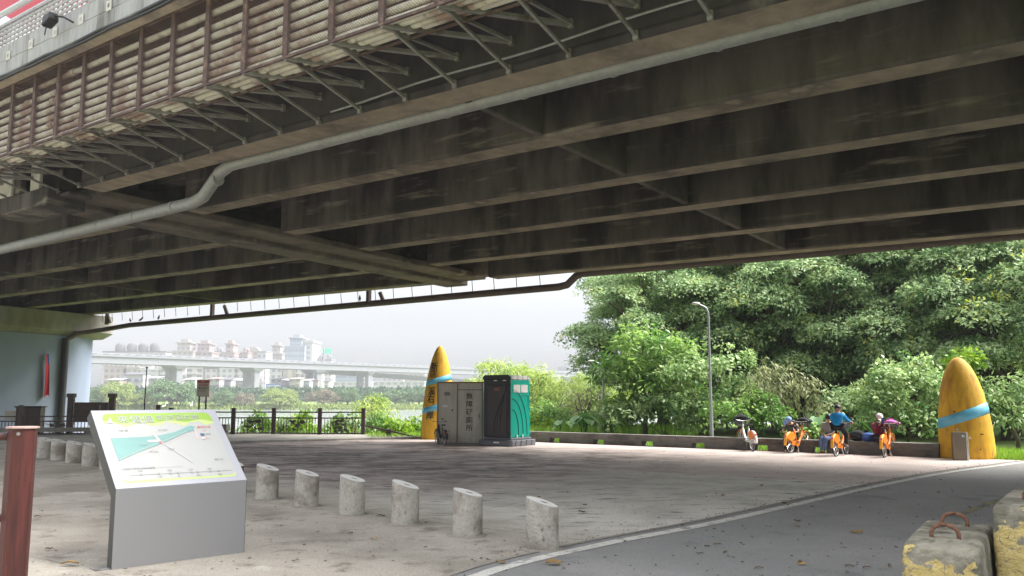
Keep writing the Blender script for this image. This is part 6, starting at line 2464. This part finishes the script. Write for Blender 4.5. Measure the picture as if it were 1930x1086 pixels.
# ================================================================== PEOPLE
def skin_mesh(nodes, edges, root=0, sub=1):
    me = bpy.data.meshes.new('sk')
    me.from_pydata([tuple(n[0]) for n in nodes], edges, [])
    o = bpy.data.objects.new('sk', me)
    COL.objects.link(o)
    md = o.modifiers.new('skin', 'SKIN')
    md.use_smooth_shade = True
    if not me.skin_vertices:
        bpy.context.view_layer.objects.active = o
        with bpy.context.temp_override(object=o, active_object=o):
            bpy.ops.mesh.customdata_skin_add()
    for i, n in enumerate(nodes):
        sv = me.skin_vertices[0].data[i]
        r = n[1]
        sv.radius = r if isinstance(r, tuple) else (r, r)
        sv.use_root = (i == root)
    if sub:
        s = o.modifiers.new('sub', 'SUBSURF')
        s.levels = s.render_levels = sub
    dg = bpy.context.evaluated_depsgraph_get()
    dg.update()
    r = bpy.data.meshes.new_from_object(o.evaluated_get(dg))
    bpy.data.objects.remove(o)
    return r


def person(loc, rz, sc, label, J, shirt, pants, shoe, sleeve='short', hair='short', cap=None, pants_len=1.0, bulk=1.0):
    """J: joint name -> position; limbs end in hands with five fingers"""
    t = empty('person', loc, rz, label, 'person', None, sc)
    V = {k: Vector(v) for k, v in J.items()}
    nodes, edges, ix = [], [], {}

    def nd(name, p, r, par=None):
        ix[name] = len(nodes)
        nodes.append((Vector(p), r))
        if par is not None:
            edges.append((ix[par], ix[name]))
    nd('pelvis', V['pelvis'], (.125, .10))
    nd('spine', V['spine'], (.125, .095), 'pelvis')
    nd('chest', V['chest'], (.14, .105), 'spine')
    nd('neck0', V['neck'], .062, 'chest')
    up = (V['head'] - V['neck']).normalized()
    nd('neck1', V['neck'].lerp(V['head'], .45), .052, 'neck0')
    nd('jaw', V['head'] - up * .03, (.066, .075), 'neck1')
    nd('skull', V['head'] + up * .06, (.076, .092), 'jaw')
    nd('top', V['head'] + up * .125, (.058, .07), 'skull')
    for s in 'LR':
        nd('sh' + s, V['sh' + s], .058, 'chest')
        nd('el' + s, V['el' + s], .041, 'sh' + s)
        nd('wr' + s, V['wr' + s], .029, 'el' + s)
        d = (V['wr' + s] - V['el' + s]).normalized()
        side = d.cross(Vector((0, 0, 1)))
        side = side.normalized() if side.length > .1 else Vector((1, 0, 0))
        nrm = side.cross(d).normalized()
        nd('pa' + s, V['wr' + s] + d * .07, (.036, .018), 'wr' + s)
        for f in range(4):
            o_ = side * (.013 * (1.5 - f) * 1.6)
            ln = (.062, .072, .068, .052)[f]
            nd('f%d' % f + s, V['wr' + s] + d * .098 + o_, .0095, 'pa' + s)
            nd('g%d' % f + s, V['wr' + s] + d * (.098 + ln * .55) + o_ * 1.1 - nrm * .02, .0085, 'f%d' % f + s)
            nd('h%d' % f + s, V['wr' + s] + d * (.098 + ln * .85) + o_ * 1.1 - nrm * .045, .007, 'g%d' % f + s)
        sg_ = 1 if s == 'L' else -1
        nd('t0' + s, V['wr' + s] + d * .04 + side * (.034 * sg_), .011, 'pa' + s)
        nd('t1' + s, V['wr' + s] + d * .085 + side * (.052 * sg_) - nrm * .02, .009, 't0' + s)
        nd('hi' + s, V['hi' + s], (.085, .085), 'pelvis')
        nd('kn' + s, V['kn' + s], .057, 'hi' + s)
        nd('an' + s, V['an' + s], .038, 'kn' + s)
        nd('to' + s, V['to' + s], (.036, .028), 'an' + s)
    me = skin_mesh(nodes, edges)
    # face: nose, eyes, mouth and ears join the body mesh
    fw = Vector(J.get('face', (0, 1, 0))).normalized()
    fw = (fw - up * fw.dot(up)).normalized()
    sd_ = up.cross(fw)
    bm = bmesh.new()
    bm.from_mesh(me)
    for f in bm.faces:
        f.material_index = 0
        f.smooth = True

    def blob(c, r, mi):
        q = bmesh.ops.create_uvsphere(bm, u_segments=8, v_segments=6, radius=1, matrix=Matrix.Translation(c) @ Matrix((sd_ * r[0], fw * r[1], up * r[2])).transposed().to_4x4())
        for v in q['verts']:
            for f in v.link_faces:
                f.material_index = mi
                f.smooth = True
    H_ = V['head'] + up * .02
    blob(H_ + fw * .095 + up * .0, (.012, .02, .022), 0)
    for s in (-1, 1):
        blob(H_ + fw * .082 + up * .03 + sd_ * (.032 * s), (.012, .008, .007), 1)
        blob(H_ + sd_ * (.082 * s) - fw * .005 + up * .01, (.012, .022, .03), 0)
    blob(H_ + fw * .078 - up * .045, (.024, .008, .006), 2)
    bm.to_mesh(me)
    bm.free()
    for m_ in (skinM, hairM, prR):
        me.materials.append(m_)
    bo = bpy.data.objects.new('body', me)
    COL.objects.link(bo)
    bo.parent = t

    def cloth(name, m_, seq, sub=1):
        n2, e2, i2 = [], [], {}
        for nm, p, r, par in seq:
            i2[nm] = len(n2)
            n2.append((Vector(p), r))
            if par:
                e2.append((i2[par], i2[nm]))
        mm = skin_mesh(n2, e2, 0, sub)
        mm.materials.clear()
        mm.materials.append(m_)
        mm.polygons.foreach_set('use_smooth', [True] * len(mm.polygons))
        o_ = bpy.data.objects.new(name, mm)
        COL.objects.link(o_)
        o_.parent = t
        return o_
    se_ = [('pelvis', V['pelvis'] - (V['spine'] - V['pelvis']) * (.1 if sleeve == 'short' else .35), (.155 * bulk, .13 * bulk), None), ('spine', V['spine'], (.155 * bulk, .125 * bulk), 'pelvis'), ('chest', V['chest'], (.165 * bulk, .13 * bulk), 'spine'), ('collar', V['chest'].lerp(V['neck'], .75), (.085, .08), 'chest')]
    for s in 'LR':
        se_.append(('sh' + s, V['sh' + s], .077 * bulk, 'chest'))
        if sleeve == 'long':
            se_ += [('el' + s, V['el' + s], .058 * bulk, 'sh' + s), ('wr' + s, V['el' + s].lerp(V['wr' + s], .93), .043, 'el' + s)]
        else:
            se_ += [('el' + s, V['sh' + s].lerp(V['el' + s], .72), .066, 'sh' + s)]
    cloth('shirt', shirt, se_)
    pe_ = [('pelvis', V['pelvis'], (.145, .12), None)]
    for s in 'LR':
        pe_ += [('hi' + s, V['hi' + s], (.105, .105), 'pelvis'), ('kn' + s, V['kn' + s], .076, 'hi' + s), ('an' + s, V['kn' + s].lerp(V['an' + s], .93 * pants_len), .057, 'kn' + s)]
    cloth('trousers', pants, pe_)
    for s in 'LR':
        d = (V['to' + s] - V['an' + s])
        cloth('shoe', shoe, [('heel', V['an' + s] - Vector((0, 0, .025)) - Vector((d.x, d.y, 0)) * .2, (.045, .042), None), ('mid', V['an' + s].lerp(V['to' + s], .55) - Vector((0, 0, .012)), (.047, .036), 'heel'), ('tip', V['to' + s] + Vector((d.x, d.y, 0)) * .25, (.042, .03), 'mid')])
    fr_ = Matrix((sd_, fw, up)).transposed().to_4x4()
    hd_ = MB()
    hd_.ball((0, 0, 0), .094, .112, .105, 18, 8, z0=-.25 if hair != 'long' else -.8)
    M_ = Matrix.Translation(V['head'] + up * .052 - fw * .018) @ fr_
    hd_.xf(M_)
    hd_.build('hair', hairM, t, smooth='all')
    if cap is not None:
        cp = MB()
        cp.ball((0, 0, 0), .105, .122, .11, 20, 8, z0=-.05)
        cp.xf(Matrix.Translation(V['head'] + up * .07 - fw * .01) @ fr_)
        c_ = cp.build('cap', cap, t, smooth='all')
        bmx = MB()
        pr = []
        for i in range(9):
            a = PI * i / 8
            pr.append((.09 * math.cos(a), .10 + .10 * math.sin(a), -.018 * math.sin(a)))
        bmx.prism(pr, (0, 0, .008))
        bmx.xf(Matrix.Translation(V['head'] + up * .07 - fw * .005) @ fr_)
        bmx.build('brim', cap, c_, smooth=True)
    return t


def seated(**k):
    J = dict(pelvis=(0, .0, .12), spine=(0, .01, .30), chest=(0, .05, .46), neck=(0, .08, .58), head=(0, .12, .68), face=(0, 1, 0),
             shL=(-.17, .04, .51), elL=(-.25, .10, .27), wrL=(-.12, .30, .20), shR=(.17, .04, .51), elR=(.25, .10, .27), wrR=(.12, .30, .20),
             hiL=(-.09, .03, .10), knL=(-.14, .42, .07), anL=(-.14, .44, -.36), toL=(-.16, .58, -.41), hiR=(.09, .03, .10), knR=(.14, .42, .07), anR=(.14, .44, -.36), toR=(.16, .58, -.41))
    J.update(k)
    return J


wallyaw = math.atan2(wn.y, wn.x) - PI / 2           # local +y faces the plaza
person(on_wall(1492), wallyaw + .15, .90, 'person in a pale blue cap and grey top, hunched on the wall behind a bicycle',
       seated(spine=(0, .05, .27), chest=(0, .16, .42), neck=(0, .24, .52), head=(.03, .34, .58), face=(.7, .8, .05), shL=(-.17, .17, .46), shR=(.17, .17, .46), elL=(-.24, .32, .25), elR=(.24, .32, .25), wrL=(-.09, .47, .22), wrR=(.1, .47, .22),
              anL=(-.20, .34, -.36), toL=(-.27, .47, -.41)), dgreyC, blackC, dgreyC, 'short', 'short', capBl)
person(on_wall(1563), wallyaw - .1, .90, 'person in a grey T-shirt and blue jeans seated on the wall with hands in lap',
       seated(head=(-.02, .13, .68), wrL=(-.04, .27, .17), wrR=(.05, .28, .16), elL=(-.24, .08, .25), elR=(.24, .08, .25), knL=(-.02, .42, .06), knR=(.13, .40, .08), anL=(.10, .24, -.34), toL=(.15, .36, -.41), anR=(.17, .28, -.34), toR=(.21, .40, -.41), face=(-.05, 1, -.1)),
       greyC, jeanM, blackC, 'short', 'short')
person(on_wall(1655), wallyaw + .55, .90, 'person in pale pink cap and maroon top seated on the wall with a phone',
       seated(head=(0, .14, .69), face=(0, 1, -.12), chest=(0, .08, .46), elL=(-.20, .26, .36), wrL=(-.06, .36, .54), elR=(.20, .26, .34), wrR=(.07, .36, .53), knL=(-.10, .43, .07), knR=(.12, .44, .07), anL=(-.16, .46, -.36), toL=(-.18, .60, -.41), anR=(-.02, .52, -.36), toR=(.02, .66, -.41)),
       maroonC, blackC, dgreyC, 'long', 'long', capPk)
# phone held by the person in maroon
pw = on_wall(1655)
yw = wallyaw + .55
ph = Vector((0, .46, .64)) * .90
phl = pw + Vector((math.cos(yw) * ph.x - math.sin(yw) * ph.y, math.sin(yw) * ph.x + math.cos(yw) * ph.y, ph.z))
po2 = empty('phone', phl, yw, 'blue-grey phone held up by the person in maroon', 'phone')
MB().box(-.04, .04, -.006, .006, -.08, .08).build('phone_case', navyC, po2, bevel=.004)
MB().box(-.035, .035, -.009, -.0065, -.07, .07).build('phone_screen', holeM, po2)
# riding child: local +y is the riding direction, ground at z = 0
ks = .93
person(b3, hd3 - PI / 2, ks, 'child in a bright blue jacket and black trousers riding away on an orange bicycle',
       dict(pelvis=(0, .25, .88), spine=(0, .27, 1.0), chest=(0, .33, 1.14), neck=(0, .37, 1.25), head=(.0, .40, 1.325), face=(.3, 1, -.1), shL=(-.15, .33, 1.17), elL=(-.21, .46, 1.04), wrL=(-.26, .66, .985), shR=(.15, .33, 1.17), elR=(.21, .46, 1.04), wrR=(.26, .66, .985),
            hiL=(-.085, .29, .85), knL=(-.11, .62, .72), anL=(-.12, .42, .45), toL=(-.12, .56, .41), hiR=(.085, .29, .85), knR=(.14, .62, .60), anR=(.14, .54, .29), toR=(.14, .68, .27)),
       blueC, blackC, gryP, 'long', 'short', bulk=1.06)
# bags on the wall
for (px, lab, m, w_, h_) in ((1634, 'blue backpack lying on the bench wall beside the person in maroon', navyC, .24, .24), (1614, 'black bag on the bench wall right of the riding child', blackC, .22, .30)):
    t = empty('backpack', on_wall(px, .18), wallyaw, lab, 'bag')
    mb = MB()
    mb.ball((0, 0, h_ * .45), w_, .14, h_ * .55, 14, 8)
    for i, v in enumerate(mb.v):
        v.z = max(v.z, .002)
    mb.build('bag_body', m, t, smooth='all')
    MB().ball((.02, .10, h_ * .35), w_ * .6, .07, h_ * .3, 10, 6).build('front_pocket', m, t, smooth='all')
    MB().tube([(-w_ * .4, -.05, h_ * .8), (0, -.08, h_ * 1.12), (w_ * .4, -.05, h_ * .8)], .014, 6).build('strap', m, t)

# ================================================================== LEAVES ON THE GROUND
r_ = rngp(101)
lm = []
for k in range(4):
    mb = MB()
    n_ = 10
    L_, W_ = .075, .03 + .008 * k
    pr = []
    for i in range(n_ + 1):
        f = i / n_
        wv = W_ * math.sin(PI * min(1, f * .96 + .04)) ** .8
        zz = .012 + .014 * math.sin(f * 3 + k) ** 2
        pr += [(L_ * (f * 2 - 1), -wv, zz + .014 * (1 + k % 2)), (L_ * (f * 2 - 1), 0, zz), (L_ * (f * 2 - 1), wv, zz + .010)]
    mb.add(pr, [(i * 3 + j, i * 3 + j + 1, i * 3 + j + 4, i * 3 + j + 3) for i in range(n_) for j in range(2)])
    mb.tube([(L_, 0, .012), (L_ * 1.5, .01, .008)], .0022, 4)
    lm.append(mb)
big = [((131, 1066), .0, 1.5, .95, 'large curled yellow leaf on the concrete left of the map stand'), ((92, 1036), .9, .8, .5, 'small brown leaf between the red-brown post and the map stand'), ((944, 1062), 2.9, 1.0, .8, 'tan leaf on the concrete just short of the road line'),
       ((1043, 1065), 3.0, 1.5, .75, 'long tan leaf lying across the white road line'), ((1352, 1027), .2, .9, .45, 'grey-tan leaf on the asphalt in the middle of the road'), ((1478, 951), .5, 1.2, .4, 'brown leaf cluster piece at the plaza edge'), ((714, 973), .3, .8, .15, 'dark curled leaf between the second and third bollard rows'),
       ((660, 1006), .6, .7, .2, 'dark leaf scrap in front of the third bollard'), ((600, 1003), 1.2, .7, .3, 'brown leaf scrap in front of the fifth bollard'), ((1616, 1006), 2.8, 1.3, .85, 'orange-brown leaf on the asphalt left of the concrete barriers'), ((556, 1058), .4, .7, .1, 'dark leaf near the front edge right of the map stand'),
       ((70, 975), .1, .9, .6, 'pale leaf beside the red-brown post')]
me_c = {}


def leaf_obj(p, rz, s, tint, k, lab, grp=None):
    key = (k, round(tint, 1))
    if key not in me_c:
        o = lm[k].build('fallen_leaf', LF_dead, None, smooth='all', fix=False)
        at = o.data.attributes.new('tint', 'FLOAT', 'FACE')
        at.data.foreach_set('value', [tint] * len(o.data.polygons))
        me_c[key] = o.data
    else:
        o = bpy.data.objects.new('fallen_leaf', me_c[key])
        COL.objects.link(o)
    o.location = p
    o.rotation_euler = (0, 0, rz)
    o.scale = (s, s, s)
    tag(o, lab, 'leaf', grp)


for i, ((px, py), rz, s, tint, lab) in enumerate(big):
    p = G(px, py, .012)
    leaf_obj(p, rz, s * (.78 if i == 0 else .62), tint * (1 if i == 0 else .6), i % 4, lab, 'fallen leaves')
for i in range(44):
    if i % 3:
        px, py = r_.uniform(1150, 1900), r_.uniform(885, 1075)
    else:
        px, py = r_.uniform(500, 1400), r_.uniform(860, 1060)
    p = G(px, py, .012)
    leaf_obj(p, r_.uniform(0, 6.28), r_.uniform(.3, .62), float(r_.choice([.1, .2, .3, .5, .7])), int(r_.integers(0, 4)), 'small dry leaf scattered on the paving or the road', 'scattered dry leaves')
n = 1500
px, py = r_.uniform(-100, 2000, n), 850 + 260 * r_.random(n) ** 1.6
keep = (r_.random(n) < np.where(px > 1050, 1, .45))
pts = np.array([tuple(G(a, b, .014)) for a, b in zip(px[keep], py[keep])])
edgepts = []
for p in edge[14:]:
    for q in range(6):
        edgepts.append((p.x + r_.normal(0, .09) - .05, p.y + r_.normal(0, .09) + .05, .015))
pts = np.concatenate([pts, np.array(edgepts)])
n = len(pts)
a = r_.uniform(0, 6.28, n)
o = leaves('leaf_litter', pts, np.column_stack([np.cos(a), np.sin(a), r_.normal(.1, .15, n)]), np.column_stack([r_.normal(0, .25, (n, 2)), np.ones(n)]), r_.uniform(.012, .055, n), r_.uniform(.008, .028, n), np.clip(r_.normal(.35, .25, n), 0, 1), LF_deb)
tag(o, 'dark crumbs of dry leaf litter over the paving and the road', 'litter', kind='stuff')

# ================================================================== AIR
hm = bpy.data.materials.new('haze')
hm.use_nodes = True
nt = hm.node_tree
nt.nodes.remove(nt.nodes['Principled BSDF'])
pv_ = nt.nodes.new('ShaderNodeVolumePrincipled')
pv_.inputs['Color'].default_value = (.62, .64, .68, 1)
pv_.inputs['Density'].default_value = .00085
pv_.inputs['Anisotropy'].default_value = 0.0
nt.links.new(pv_.outputs[0], nt.nodes['Material Output'].inputs['Volume'])
hz_ = MB().box(-620, 620, -90, 830, -5, 62).build('haze', hm)
tag(hz_, kind='stuff')
